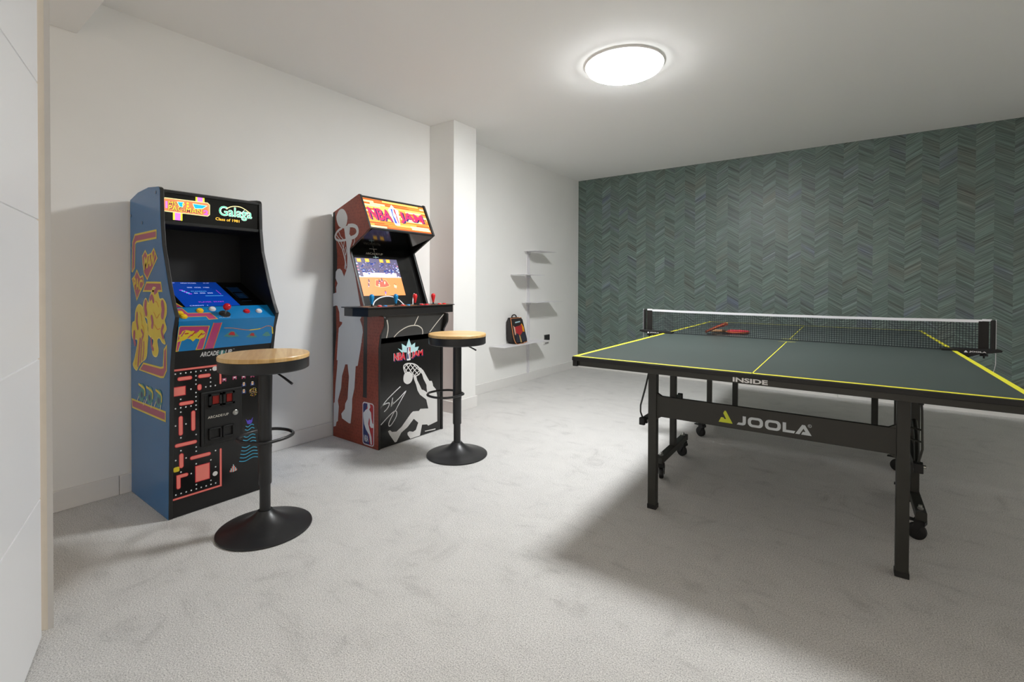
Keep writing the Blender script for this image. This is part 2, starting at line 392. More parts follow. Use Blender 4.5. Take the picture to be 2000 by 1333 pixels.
ART = {'side_ball': [[0.0736,1.5958],[0.0946,1.6205],[0.1259,1.6311],[0.1601,1.6206],[0.1872,1.59],[0.1973,1.561],[0.1906,1.5253],[0.1804,1.51],[0.1566,1.4915],[0.1292,1.4974],[0.0945,1.5121],[0.0722,1.5466],[0.0651,1.5759]],'side_arm': [[0.1566,1.5036],[0.2174,1.5093],[0.2274,1.4866],[0.2207,1.447],[0.244,1.4256],[0.2506,1.3974],[0.2273,1.3466],[0.2273,1.3146],[0.2637,1.2456],[0.2931,1.1527],[0.1598,1.1539],[0.1938,1.2072],[0.1972,1.2876],[0.1905,1.3482],[0.1837,1.3929],[0.1716,1.4339]],'side_rim_l': [[0.1292,1.4934],[0.0875,1.4799],[0.0594,1.457],[0.0509,1.4369],[0.0629,1.4198],[0.0944,1.409],[0.1394,1.4066],[0.177,1.4094]],'side_rim_r': [[0.2107,1.5058],[0.2572,1.5044],[0.2964,1.4917],[0.3126,1.4689],[0.3093,1.4454],[0.2834,1.4273],[0.244,1.4197]],'side_net': [[[0.0805,1.4106],[0.1083,1.3764],[0.136,1.3466],[0.1531,1.3053],[0.1667,1.2684],[0.1735,1.2318],[0.1802,1.2014]],[[0.1153,1.4066],[0.1394,1.3708],[0.1633,1.3373],[0.1715,1.3046],[0.1715,1.2682],[0.1836,1.2275]],[[0.1634,1.4061],[0.1531,1.3702],[0.1462,1.3299],[0.1633,1.2887],[0.1714,1.248],[0.1632,1.2077]],[[0.0594,1.457],[0.0945,1.4262],[0.1222,1.4075]],[[0.0945,1.4712],[0.1153,1.4372],[0.1566,1.4085]],[[0.2768,1.4217],[0.2801,1.3958],[0.2637,1.3689]],[[0.1769,1.3569],[0.1871,1.3282],[0.1769,1.3044]]],'side_body': [[0.1598,1.1509],[0.1802,1.1811],[0.1971,1.2251],[0.2637,1.2236],[0.2931,1.1399],[0.3446,0.9512],[0.3542,0.873],[0.3414,0.8568],[0.3669,0.811],[0.3732,0.7722],[0.3605,0.7322],[0.3593,0.6996],[0.0832,0.6792],[0.0939,0.784],[0.1321,0.8147],[0.1369,0.8292],[0.1044,0.8338],[0.1009,0.8993],[0.0765,0.9438],[0.0588,0.9453],[0.0268,0.9382],[0.0248,1.0296],[0.066,1.0384],[0.0625,1.0755],[0.0802,1.1044],[0.0555,1.1415],[0.0591,1.1869],[0.0802,1.2051],[0.1082,1.2087],[0.1324,1.194]],'side_legs': [[0.0896,0.7528],[0.3719,0.77],[0.3465,0.6553],[0.3156,0.5388],[0.2928,0.5333],[0.2791,0.382],[0.2527,0.3016],[0.2506,0.2307],[0.2335,0.1281],[0.2153,0.1249],[0.1336,0.1467],[0.1248,0.178],[0.1666,0.2175],[0.1721,0.2574],[0.1993,0.2938],[0.2155,0.4511],[0.1994,0.5366],[0.1723,0.5338],[0.1339,0.4481],[0.1227,0.3616],[0.0835,0.2639],[0.0947,0.226],[0.0834,0.1184],[0.0665,0.1088],[0.0574,0.0773],[0.03,0.0691],[0.0325,0.2397],[0.0439,0.2481],[0.0554,0.3793],[0.0725,0.4874],[0.0805,0.5542],[0.0692,0.5545]],'side_badge': [[0.3689,0.2838],[0.3891,0.3013],[0.4764,0.3019],[0.4919,0.287],[0.492,0.032],[0.4716,0.0174],[0.3891,0.0131],[0.3689,0.026]],'badge_fig': [[0.4222,0.2937],[0.4469,0.2956],[0.4548,0.2751],[0.442,0.2577],[0.4617,0.2391],[0.4666,0.2029],[0.4764,0.1707],[0.491,0.164],[0.4862,0.1416],[0.4617,0.1372],[0.447,0.15],[0.4489,0.1875],[0.442,0.205],[0.4321,0.1598],[0.447,0.119],[0.4667,0.0732],[0.4716,0.026],[0.4569,0.0249],[0.4421,0.0871],[0.4072,0.118],[0.3871,0.1519],[0.379,0.1975],[0.379,0.2258],[0.4022,0.2482],[0.4252,0.2612]],'badge_text': [[0.3871,0.0767],[0.4421,0.0778],[0.4421,0.0375],[0.3871,0.034]],'stripe': [[0.3719,0.77],[0.4171,0.7728],[0.4122,0.3121],[0.3669,0.3055]],'stripe_bot': [[0.3668,0.0067],[0.4022,0.0108],[0.4022,-0.008],[0.3668,-0.0121]],'front_ball': [[2.2069,0.4359],[2.213,0.4687],[2.2379,0.4844],[2.2695,0.4774],[2.292,0.457],[2.292,0.4324],[2.276,0.4055],[2.2443,0.397],[2.2162,0.4127]],'front_rim': [[2.2223,0.4794],[2.2099,0.5125],[2.2129,0.5338],[2.2379,0.5426],[2.2758,0.5387],[2.3145,0.5268],[2.3473,0.5035],[2.364,0.4763],[2.354,0.4528],[2.3277,0.4443],[2.3017,0.4447]],'front_net': [[[2.2316,0.5386],[2.2759,0.4839],[2.3082,0.4472]],[[2.2631,0.5394],[2.3081,0.4891],[2.3441,0.4517]],[[2.2951,0.5328],[2.3342,0.4954],[2.3607,0.4718]],[[2.213,0.5218],[2.2379,0.4844]],[[2.2758,0.5353],[2.2442,0.5078],[2.2192,0.4823]],[[2.3145,0.5228],[2.2759,0.4937],[2.2632,0.4784]],[[2.3407,0.5044],[2.3016,0.4802],[2.2888,0.4575]],[[2.3606,0.4768],[2.3211,0.4601],[2.3082,0.4472]],[[2.2504,0.5386],[2.2285,0.5293],[2.2142,0.512]]],'front_body': [[2.3407,0.5044],[2.3673,0.4958],[2.3942,0.472],[2.4283,0.4215],[2.4525,0.3872],[2.4769,0.3833],[2.4875,0.3611],[2.4911,0.3425],[2.5196,0.3143],[2.5327,0.2653],[2.5346,0.0697],[2.4428,0.0584],[2.429,0.0708],[2.3814,0.0794],[2.3615,0.0014],[2.2702,0.0039],[2.2448,0.0407],[2.2448,0.0553],[2.2638,0.0604],[2.2958,0.0486],[2.3218,0.0561],[2.3447,0.1029],[2.3021,0.1399],[2.2447,0.0943],[2.1888,0.0691],[2.1464,0.0154],[2.1314,0.0169],[2.0872,0.0802],[2.0744,0.1067],[2.0901,0.1099],[2.1077,0.0939],[2.1463,0.0867],[2.1888,0.1076],[2.2763,0.1849],[2.2956,0.1946],[2.3512,0.1863],[2.3645,0.1986],[2.4425,0.185],[2.4218,0.2552],[2.3609,0.3018],[2.3377,0.3359],[2.3245,0.3778],[2.305,0.4206],[2.2984,0.4462],[2.3244,0.4447],[2.3343,0.411],[2.3608,0.3668],[2.3776,0.3364],[2.3978,0.3279],[2.432,0.3041],[2.425,0.3409],[2.425,0.3612],[2.3943,0.4116],[2.3807,0.4488],[2.354,0.4727]],'sig': [[[2.1793,0.39],[2.1252,0.359],[2.0581,0.3153],[2.0043,0.2684],[2.0296,0.2885],[2.0581,0.2967],[2.0841,0.2962],[2.0812,0.2781],[2.0639,0.2583],[2.0438,0.2463]],[[2.1134,0.3235],[2.1016,0.2716],[2.1163,0.2946],[2.1105,0.2816],[2.1642,0.3091],[2.2287,0.3502],[2.1886,0.2997],[2.1342,0.2295]],[[2.0172,0.1645],[2.0812,0.208],[2.1283,0.2308],[2.1474,0.222],[2.1432,0.1896],[2.1047,0.1464],[2.0842,0.1394],[2.0813,0.1612],[2.1046,0.1981],[2.1283,0.2284]]],'small_line': [[2.4085,0.0275],[2.5167,0.0203],[2.5167,0.0114],[2.412,0.0216]],'star': [[2.1914,0.627],[2.1593,0.6569],[2.1982,0.6395],[2.193,0.6854],[2.2326,0.6627],[2.2563,0.7158],[2.2801,0.6661],[2.3141,0.6819],[2.3123,0.6492],[2.3487,0.651],[2.3359,0.6247],[2.307,0.6142]],'logo_l': [[2.1211,0.6269],[2.2223,0.6289],[2.2223,0.5726],[2.1212,0.5745]],'logo_r': [[2.2784,0.6037],[2.3914,0.6272],[2.3915,0.5685],[2.2784,0.5738]],'logo_badge': [[2.2361,0.657],[2.2677,0.6592],[2.2731,0.5717],[2.2643,0.5633],[2.2432,0.5646],[2.2362,0.5735]],'under_lines': [[[2.0447,0.8582],[2.0587,0.8235],[2.0643,0.7855],[2.0611,0.7387]],[[2.1253,0.7369],[2.1594,0.7707],[2.2142,0.7978],[2.2653,0.8081],[2.323,0.8044],[2.3661,0.7833],[2.3825,0.7577],[2.3852,0.7351]],[[2.3176,0.8709],[2.3044,0.8396],[2.2913,0.8084]],[[2.5767,0.875],[2.512,0.8151],[2.4548,0.7502]]],'under_quad': [[2.0354,0.8793],[2.6008,0.8739],[2.4212,0.7363],[2.0171,0.7406]],'bez_screen': [[2.0351,0.3756],[2.4057,0.373],[2.4174,0.0838],[2.0416,0.0838]],'bez_arc': [[[2.0955,0.0157],[2.1206,0.0449],[2.1704,0.0684],[2.231,0.0788],[2.288,0.072],[2.3364,0.0474],[2.37,0.0108]],[[2.4981,0.095],[2.4753,0.0564],[2.4583,0.0121]]],'bez_text': [[2.143,0.419],[2.2953,0.4226],[2.291,0.408],[2.1408,0.4031]],'bez_cross': [[2.1828,0.4535],[2.2514,0.4523],[2.2234,0.4726],[2.2204,0.43]],'a1_band_top': [[0.0486,1.157],[0.0396,1.1601],[0.051,1.3092],[0.0876,1.3458],[0.3927,1.3491],[0.3922,1.3135],[0.1135,1.3089],[0.0922,1.3012],[0.0814,1.1773]],'a1_loz_r': [[0.3608,1.2629],[0.4032,1.2173],[0.2681,1.1169],[0.2225,1.1487],[0.2064,1.192],[0.1985,1.2325],[0.2406,1.2584],[0.273,1.2328],[0.3212,1.2395]],'a1_loz_l': [[0.1149,1.1648],[0.1629,1.1262],[0.2055,1.1345],[0.2217,1.0942],[0.1619,1.0535],[0.1125,1.0117],[0.0426,1.1182],[0.0843,1.1357]],'a1_band_mid': [[0.2548,1.1011],[0.4497,1.0997],[0.4639,1.0609],[0.2095,1.0586]],'a1_fig_a': [[0.1609,0.9894],[0.2032,0.9732],[0.2276,0.9281],[0.252,0.9006],[0.2794,0.8737],[0.2668,0.7877],[0.2496,0.7293],[0.1823,0.6998],[0.1389,0.675],[0.1035,0.6506],[0.0501,0.6718],[0.0778,0.7134],[0.1235,0.806],[0.0522,0.8069],[0.0346,0.8478],[0.0444,0.8904],[0.0807,0.9041],[0.0904,0.952],[0.1261,0.9826]],'a1_fig_b': [[0.3505,1.0776],[0.4043,1.0669],[0.4338,1.0237],[0.4782,1.0245],[0.5183,0.9987],[0.5206,0.9563],[0.4987,0.9234],[0.5198,0.8872],[0.4833,0.853],[0.5046,0.817],[0.4683,0.8196],[0.4315,0.8387],[0.4012,0.8257],[0.4157,0.7775],[0.3925,0.748],[0.3462,0.7494],[0.3308,0.776],[0.3518,0.8222],[0.3078,0.8359],[0.2678,0.8617],[0.2686,0.9185],[0.2195,0.9392],[0.2085,0.9906],[0.2455,1.023],[0.286,0.9983],[0.2943,1.021],[0.3267,1.0552]],'a1_band_bot': [[0.4869,0.7861],[0.5188,0.8074],[0.5175,0.6955],[0.481,0.6592],[0.4441,0.6549],[0.1473,0.6583],[0.2076,0.6965],[0.4447,0.6985],[0.4771,0.7046]],'a1_strip': [[0.0293,0.4914],[0.5008,0.4981],[0.5003,0.4564],[0.0354,0.4506]],'a1_flags': [[[0.1727,0.5891],[0.2144,0.5872],[0.2346,0.565],[0.2135,0.5266],[0.1924,0.5021],[0.1609,0.5047],[0.1292,0.5291],[0.1615,0.5481]],[[0.2854,0.5893],[0.3248,0.5875],[0.3439,0.5624],[0.3337,0.523],[0.3041,0.5047],[0.2743,0.5072],[0.2443,0.531],[0.2749,0.5494]],[[0.4014,0.5907],[0.4441,0.5897],[0.462,0.562],[0.4561,0.5277],[0.4246,0.5095],[0.4004,0.5125],[0.3724,0.5356],[0.4009,0.5533]]],'door': [[0.9481,0.5613],[1.1369,0.5775],[1.1362,0.2991],[0.9473,0.318]],'doorpix': {'slot1': [[0.9785,0.5588],[1.0352,0.5577],[1.035,0.4935],[0.9783,0.4928]],'slot2': [[1.0425,0.5564],[1.0954,0.5563],[1.0952,0.4939],[1.0423,0.4939]],'red1': [[0.9991,0.546],[1.0257,0.546],[1.0255,0.5045],[0.999,0.5049]],'red2': [[1.0624,0.5436],[1.0866,0.5436],[1.0865,0.5037],[1.0623,0.5035]],'ret1': [[0.978,0.3909],[1.0347,0.3895],[1.0345,0.3283],[0.9778,0.335]],'ret2': [[1.0403,0.3912],[1.092,0.3866],[1.0918,0.3323],[1.0402,0.3373]],'lock': [[1.1009,0.4446]],'text': [[0.976,0.4483],[1.0719,0.4489],[1.0718,0.4366],[0.976,0.4363]]},'galaxy': {'red': [[1.0552,0.6144],[1.1043,0.6173],[1.1479,0.6151],[1.1921,0.6148]],'blue': [[1.149,0.5768],[1.192,0.5749],[1.1489,0.5406]],'burst': [[1.195,0.5292]],'purple': [[1.176,0.3787]],'ship': [[1.0972,0.1557]]},'beam': [[1.1575,0.3574],[1.199,0.3573],[1.2213,0.1826],[1.1251,0.1831]],'cpf_border': [[0.8225,0.7849],[0.836,0.8968],[0.8413,0.901],[0.9597,0.8949],[0.9422,0.783],[0.9141,0.7844],[0.9254,0.8307],[0.9199,0.8596],[0.8465,0.8623],[0.8517,0.8434],[0.8409,0.7845]],'cpf_blob': [[0.8292,0.827],[0.8411,0.8443],[0.8372,0.86],[0.8465,0.8654],[0.8492,0.8774],[0.8625,0.8826],[0.8733,0.8803],[0.8868,0.8747],[0.8923,0.8774],[0.906,0.8701],[0.92,0.8785],[0.934,0.8775],[0.9481,0.8606],[0.9424,0.8419],[0.9254,0.8338],[0.9087,0.8385],[0.8976,0.8253],[0.8867,0.8372],[0.8731,0.8415],[0.8597,0.8334],[0.8464,0.8316]],'cpf_bar': [[0.9771,0.9082],[1.0124,0.9077],[0.9884,0.783],[0.9522,0.7836]],'cpf_line': [[1.0273,0.8806],[1.0608,0.8783],[1.1077,0.8684],[1.1496,0.862],[1.1995,0.8654],[1.2337,0.877],[1.2616,0.8681],[1.2685,0.8357]],'cpf_ships': [[1.0638,0.845],[1.1627,0.8336],[1.2371,0.8347]],'cpf_quad': [[0.8361,0.9243],[1.2972,0.9159],[1.2509,0.7806],[0.8225,0.7834]],'cpt_band': [[0.3,0.913],[0.256,0.966],[0.734,0.824],[0.78,0.895],[1.205,0.755],[1.218,0.722],[1.034,0.783],[1.011,0.714],[0.714,0.808],[0.695,0.792]],'cpt_btn': [[0.68,0.812],[0.968,0.729],[0.535,0.945],[0.443,1.034],[0.761,1.057],[0.775,1.107],[0.879,0.913]],'mq1_plate': [[0.8277,1.4928],[0.8351,1.5026],[1.0179,1.5036],[1.0273,1.4945],[1.0272,1.4457],[1.0177,1.4364],[0.8348,1.4395],[0.8275,1.4494]],'mq1_bars': [[[0.9645,1.5302],[1.0044,1.5328],[1.0043,1.5017],[0.9664,1.4997]],[[0.8684,1.4372],[0.9077,1.4377],[0.9066,1.4019],[0.8683,1.402]]],'mq1_blue': [[[0.8857,1.4904],[0.9128,1.492],[0.9068,1.4599],[0.8953,1.4695]],[[0.9523,1.4909],[1.0157,1.4883],[0.9949,1.4716],[0.9623,1.4673],[0.9563,1.4778]]],'mq1_txt1': [[0.8452,1.4867],[0.8838,1.4879],[0.8838,1.4757],[0.8451,1.4736]],'mq1_txt2': [[0.8432,1.4624],[0.9928,1.4622],[0.9928,1.4415],[0.8432,1.4428]],'mq1_txt3': [[0.9949,1.4716],[1.0199,1.4703],[1.0198,1.4401],[0.9948,1.4394]],'mq1_gal': [[1.0704,1.4848],[1.235,1.4969],[1.2349,1.4505],[1.0703,1.4455]],'mq1_arc': [[1.1055,1.4848],[1.1249,1.4977],[1.1475,1.504],[1.1751,1.5037],[1.2016,1.4925],[1.2221,1.4787]],'mq1_cls': [[1.0544,1.4358],[1.1703,1.4316],[1.1702,1.4219],[1.0544,1.4217]],'mq1_face': [[0.8223,1.5353],[1.0495,1.5374],[1.0491,1.4039],[0.8236,1.3991]],'mq2_face': [[2.0124,0.24],[2.5636,0.2496],[2.5209,0.0293],[1.9903,0.016]],'mq2_nba': [[2.0219,0.1698],[2.2106,0.176],[2.1937,0.0857],[2.0125,0.0842]],'mq2_jam': [[2.3062,0.1713],[2.511,0.1763],[2.4917,0.0848],[2.2825,0.0924]],'mq2_badge': [[2.2389,0.1991],[2.2869,0.197],[2.2599,0.0942],[2.2147,0.0884]],'mq2_len': 0.2688,'bez_len': 0.4228}

# ================================================================== THE ROOM
XR, YB, H, YF = 4.9, 5.68858, 2.50127, -1.7
struct(MB().box((-.1, YF-.1, -.08), (XR+.1, YB+.1, 0)).build('floor', CARPET))
struct(MB().box((-.1, YF-.1, H), (XR+.1, YB+.1, H+.08)).build('ceiling', CEIL))
struct(MB().box((-.1, YF-.1, 0), (0, YB+.1, H)).build('wall_left', WALL))
struct(MB().box((0, YB, 0), (XR, YB+.1, H)).build('wall_back', PAPER))
struct(MB().box((XR, YF-.1, 0), (XR+.1, YB+.1, H)).build('wall_right', WALL))
wf = MB(); wf.box((0, YF-.1, 0), (FILL_X0, YF, H)); wf.box((FILL_X1, YF-.1, 0), (XR, YF, H)); wf.box((FILL_X0, YF-.1, FILL_Z), (FILL_X1, YF, H))  # gap added in this unseen wall to admit the fill light
struct(wf.build('wall_front', WALL))
struct(MB().box((0, 2.962, 0), (.290, 3.252, H)).build('wall_pillar', WALL, bevel=0.004))
struct(MB().box((0, YF, 2.316), (XR, .612, H)).build('ceiling_beam', CEIL, bevel=0.003))
# skirting boards, each length of board its own piece
def board(bs, par):
    bs.build('board', TRIM, par, bevel=0.003)
bl = struct(empty('baseboard_left', (0, 0, 0)))
for a, b in ((YF, .7635), (.7655, 2.962), (3.264, YB-.012)): board(MB().box((0, a, 0), (.012, b, .1)), bl)
board(MB().box((.0, 2.950, 0), (.302, 2.962, .1)), bl); board(MB().box((.29, 2.962, 0), (.302, 3.252, .1)), bl); board(MB().box((.0, 3.252, 0), (.302, 3.264, .1)), bl)
bb = struct(empty('baseboard_back', (0, 0, 0)))
for a, b in ((.012, 2.9), (2.902, XR)): board(MB().box((a, YB-.012, 0), (b, YB, .1)), bb)
br_ = struct(empty('baseboard_right', (0, 0, 0)))
board(MB().box((XR-.012, YF, 0), (XR, YB-.012, .1)), br_)
# white grooved door leaf standing open at the left
dd = Vector((.949, -.314, 0)).normalized(); dn = Vector((.314, .949, 0)).normalized(); d0 = Vector((1.0285, .326, 0))
Rd = Matrix((dd, dn, (0, 0, 1))).transposed()
door = struct(empty('door_1', (0, 0, 0)))
cuts = [.006, .436, .8635, 1.2855, 1.70, 2.115, 2.29]
MB().box((.062, -.040, .006), (1.0, -.004, 2.29), R=Rd, o=d0).build('door_core', DOORP, door)
for a, b in zip(cuts, cuts[1:]):
    MB().box((.06, -.006, a+.002), (1.002, 0, b-.002), R=Rd, o=d0).build('panel', DOORP, door, bevel=0.0015)
a, b, c = (1.034, .320), (1.0400, .3285), (1.0435, .3415)
struct(MB().prism([(1.0, .283), a, b, (.95, .345), (.93, .30)], 0, 2.316, 'z').build('trim_1', BEIGE))
struct(MB().prism([b, c, (.96, .352), (.95, .345)], 0, 2.316, 'z').build('trim_2', TRIM))

# ================================================================== CEILING LAMP
lamp = empty('ceiling_lamp', (LAMP[0], LAMP[1], H), 0, 'round white flush ceiling lamp glowing above the carpet', 'lamp')
GLOW = mat('lamp_diffuser', (.97, .99, 1.0), 0.4, emit=LAMP_L); RIMG = mat('lamp_rim_glow', (.97, .99, 1.0), 0.4, emit=9.0)
MB().lathe([(.245, 0), (.245, -.012), (.2, -.013)], 48).build('lamp_base', TRIM, lamp, smooth=40)
MB().lathe([(.222, -.012), (.231, -.014), (.232, -.030), (.228, -.036), (.218, -.038)], 48).build('diffuser_rim', RIMG, lamp, smooth=60)
MB().lathe([(.218, -.030), (.218, -.038), (.208, -.045), (.18, -.053), (.14, -.060), (.08, -.066), (.0, -.068)], 48).build('diffuser', GLOW, lamp, smooth=60)

# ================================================================== ARCADE CABINET, BLUE
A1O = (.28, 1.05, 0)
c1 = empty('arcade_cabinet', A1O, 0, 'blue arcade cabinet with black marquee and red maze print, nearest the door', 'arcade cabinet')
L0, L1, R0, R1 = .814, .832, 1.268, 1.286
prof = [(.012, 0), (.529, 0), (.556, .705), (.590, .872), (.621, .945), (.592, .99), (.544, 1.082), (.500, 1.19), (.466, 1.273), (.446, 1.394), (.44, 1.535), (.432, 1.548), (.415, 1.555), (.282, 1.567), (.133, 1.559), (.012, 1.533)]
sp1 = MB().prism(prof, L0, L1, 'y', 1, cap_a=0).build('side_panel', [BLUE, TMOLD], c1, A1O, bevel=.0025)
sp2 = MB().prism(prof, R0, R1, 'y', 1, cap_b=0).build('side_panel', [BLUE, TMOLD], c1, A1O, bevel=.0025)
MB().box((.012, L1, .02), (.022, R0, 1.53)).build('back_panel', BLACKM, c1, A1O)
MB().prism([(.02, 1.525), (.133, 1.549), (.282, 1.557), (.415, 1.547), (.432, 1.538), (.42, 1.53), (.28, 1.545), (.02, 1.513)], L1, R0).build('top_panel', TMOLD, c1, A1O)
lp = MB().box((.505, L1, .003), (.527, R0, .70)).build('lower_panel', BLACKG, c1, A1O)
# control panel
cp = MB().prism([(.500, .70), (.532, .70), (.571, .783), (.612, .924), (.607, .929), (.530, .984), (.500, .984)], L1, R0, 'y', 1, edge_mi={2: 0, 3: 0, 4: 0}).build('control_panel', [BLUE2, BLACKM], c1, A1O)
ca = Vector((.610, 0, .9265)); ct = (Vector((.53, 0, .984))-ca).normalized(); cn = Vector((-ct.z, 0, ct.x)); cn = cn if cn.z > 0 else -cn
Rc = Matrix((ct, (0, 1, 0), cn)).transposed()
def cpp(y, s, h=0): return ca+ct*s+Vector((0, y, 0))+cn*h
Rb = Matrix((Vector((0, 1, 0)).cross(cn), Vector((0, 1, 0)), cn)).transposed()
def button(y, s, m, r=.0135):
    MB().lathe([(r*1.15, 0), (r*1.15, .004), (r, .006), (r*.9, .005), (r*.86, .009), (r*.6, .0105), (0, .011)], 20, cpp(y, s), Rb).build('button', m, cp, A1O, smooth=50)
BY = mat('button_yellow', '#f2c81c', .3); BW = mat('button_white', '#e4e4ea', .3); BR = mat('button_red', '#d0182a', .25)
for y, s, m_ in ((.850, .053, BY), (.859, .0275, BY), (.937, .0671, BY), (.994, .0766, BW), (1.144, .049, BR), (1.204, .0466, BW)): button(y, s, m_)
MB().lathe([(.026, 0), (.026, .001), (0, .0012)], 24, cpp(1.037, .037), Rb).build('joystick_plate', BLACKM, cp, A1O)
MB().lathe([(.0045, 0), (.0045, .03)], 12, cpp(1.037, .037), Rb).build('joystick_shaft', CHROME, cp, A1O, smooth=50)
MB().lathe([(.0175*math.sin(PI*i/12), .044-.0175*math.cos(PI*i/12)) for i in range(13)], 20, cpp(1.037, .037), Rb).build('joystick_ball', BR, cp, A1O, smooth=80)
art = Art(ca, (0, 1, 0), ct, cn)
band = [(.835, .0864), (.87, .0893), (.882, .0531), (.976, .0489), (.993, .0011), (.955, -.0007), (.951, .0225), (.858, .0251), (.858, .0548), (.835, .0565)]
art.poly(band, P_MAG, 1).outline(band, .003, P_YEL, 2)
art.text('PLAYER', [(1.005, .012), (1.055, .012), (1.055, .007), (1.005, .007)], P_CREAM, 1)
art.build('printed_band', cp, A1O)
fa = Vector((.571, 0, .783)); ft = (Vector((.612, 0, .924))-fa).normalized(); fn = Vector((ft.z, 0, -ft.x))
art = Art(fa, (0, 1, 0), ft, fn); zz = lambda z: (z-.783)/ft.z
q = lambda L: [(a, zz(b)) for a, b in L]
clampq = lambda L: [(min(max(a, L1+.001), R0-.001), min(max(b, .001), .145)) for a, b in L]
bd = clampq(q(ART['cpf_border'])); art.poly(bd, P_MAG, 0).outline(bd, .0028, P_YEL, 1)
bd = clampq(q(ART['cpf_blob'])); art.poly(bd, P_YEL, 2)
for k in range(7):
    a0 = .848+k*.014; art.stroke([(a0, .075+.012*math.sin(k*2.1)), (a0+.012, .088+.01*math.cos(k*1.7))], .005, P_RED if k % 2 else P_MAG, 3)
bd = clampq(q(ART['cpf_bar'])); art.poly(bd, P_MAG, 0).stroke([bd[0], bd[3]], .0035, P_ORA, 1).stroke([bd[1], bd[2]], .0035, P_ORA, 1)
ln = q(ART['cpf_line']); art.stroke(smooth_path(ln, 5), .0028, P_ORA, 1).stroke(smooth_path(ln[3:5]+ln[5:6], 5)[:6], .005, P_YEL, 2).stroke(ln[-2:], .006, P_YEL, 2)
for (a_, b_), r_ in zip(q(ART['cpf_ships']), (.022, .017, .014)):
    art.poly([(a_-r_*1.6, b_-.006), (a_-r_*.4, b_+r_*.8), (a_+r_*.4, b_+r_*.8), (a_+r_*1.7, b_-.012), (a_, b_-.014)], P_TEAL, 1)
    if r_ > .015: art.poly([(a_-r_*.7, b_), (a_-r_*.2, b_+r_*.7), (a_+r_*.5, b_+r_*.6), (a_+r_*.8, b_-.006)], P_RED, 2)
art.build('printed_front', cp, A1O)
ka = Vector((.532, 0, .70)); kt = (Vector((.571, 0, .783))-ka).normalized(); kn = Vector((kt.z, 0, -kt.x))
art = Art(ka, (0, 1, 0), kt, kn)
art.text('ARCADE', [(.938, .077), (1.018, .077), (1.018, .05), (.938, .05)], P_WHITE, 1, .03).disc(1.032, .064, .014, P_TEAL, 1).text('1', [(1.028, .075), (1.036, .075), (1.036, .053), (1.028, .053)], P_WHITE, 2, .02).text('UP', [(1.048, .077), (1.078, .077), (1.078, .05), (1.048, .05)], P_WHITE, 1, .03)
art.text('TM', [(1.081, .079), (1.088, .079), (1.088, .074), (1.081, .074)], P_WHITE, 1)
art.build('maker_lettering', cp, A1O)
# screen, lying back
sa = Vector((.522, 0, .9835)); st = (Vector((.218, 0, 1.1065))-sa).normalized(); sn = Vector((-st.z, 0, st.x)); sn = sn if sn.z > 0 else -sn
bez = MB().prism([(.522, .9835), (.218, 1.1065), (.21, 1.09), (.515, .966)], L1, R0).build('screen_bezel', BLACKG, c1, A1O)
S_BLUE = mat('screen_blue', '#0a3a98', .15, emit=.55); S_WHITE = mat('screen_white', '#b8c8ee', .3, emit=.9); S_PINK = mat('screen_pink', '#a03ad0', .3, emit=.7); S_CYAN = mat('screen_cyan', '#60c0e8', .3, emit=.8); S_DIM = mat('screen_dim', '#08203c', .3, emit=.25); S_DIM2 = mat('screen_dim_line', '#2a4660', .3, emit=.3)
art = Art(sa, (0, 1, 0), st, sn)
art.rect(.890, .004, 1.1375, .3225, S_BLUE, 0)
tx = lambda t, a0, b0, a1, b1, mm: art.text(t, [(a0, b1), (a1, b1), (a1, b0), (a0, b0)], mm, 1)
tx('1UP', .915, .306, .94, .312, S_WHITE); tx('HIGH SCORE', .965, .300, 1.035, .312, S_WHITE); tx('2UP', 1.07, .304, 1.10, .312, S_WHITE)
tx('000  4320  1980', .975, .240, 1.078, .252, S_WHITE)
tx('STARRING', .976, .190, 1.046, .199, S_CYAN); tx('00  000  000', .982, .164, 1.068, .176, S_WHITE)
art.stroke([(1.022, .134), (1.103, .133)], .003, S_CYAN, 1).stroke([(1.098, .207), (1.101, .152)], .003, S_PINK, 1)
for k in range(5): art.rect(.930+k*.006, .205-k*.012, .945+k*.006, .215-k*.012, S_PINK if k % 2 == 0 else S_CYAN, 1)
tx('PLAYER  START', .965, .050, 1.08, .064, S_PINK); tx('CREDIT  1', .912, .011, .99, .020, S_WHITE)
art.build('screen', bez, A1O)
art = Art(sa, (0, 1, 0), st, sn)
art.stroke([(1.163, .10), (1.163, .25), (1.22, .25), (1.22, .10)], .001, S_DIM2, 1, cap=False)
art.rect(1.167, .18, 1.216, .245, S_DIM, 1); art.rect(1.170, .095, 1.214, .165, S_DIM, 1); tx('000', 1.178, .125, 1.205, .142, S_DIM2); art.stroke([(1.168, .06), (1.216, .06)], .002, S_DIM2, 1)
art.build('info_card', bez, A1O)
art = Art(sa, (0, 1, 0), st, sn)
tri = [(.8345, .16), (.8345, .002), (.878, .002)]
art.poly(tri, P_MAG, 0).stroke([tri[0], tri[2]], .006, P_YEL, 1, cap=False)
art.build('bezel_corner_print', bez, A1O)
MB().prism([(.224, 1.10), (.214, 1.10), (.204, 1.38), (.214, 1.38)], L1, R0).build('inner_back', BLACKM, c1, A1O)
MB().prism([(.204, 1.375), (.437, 1.378), (.437, 1.392), (.204, 1.392)], L1, R0).build('hood_underside', BLACKM, c1, A1O)
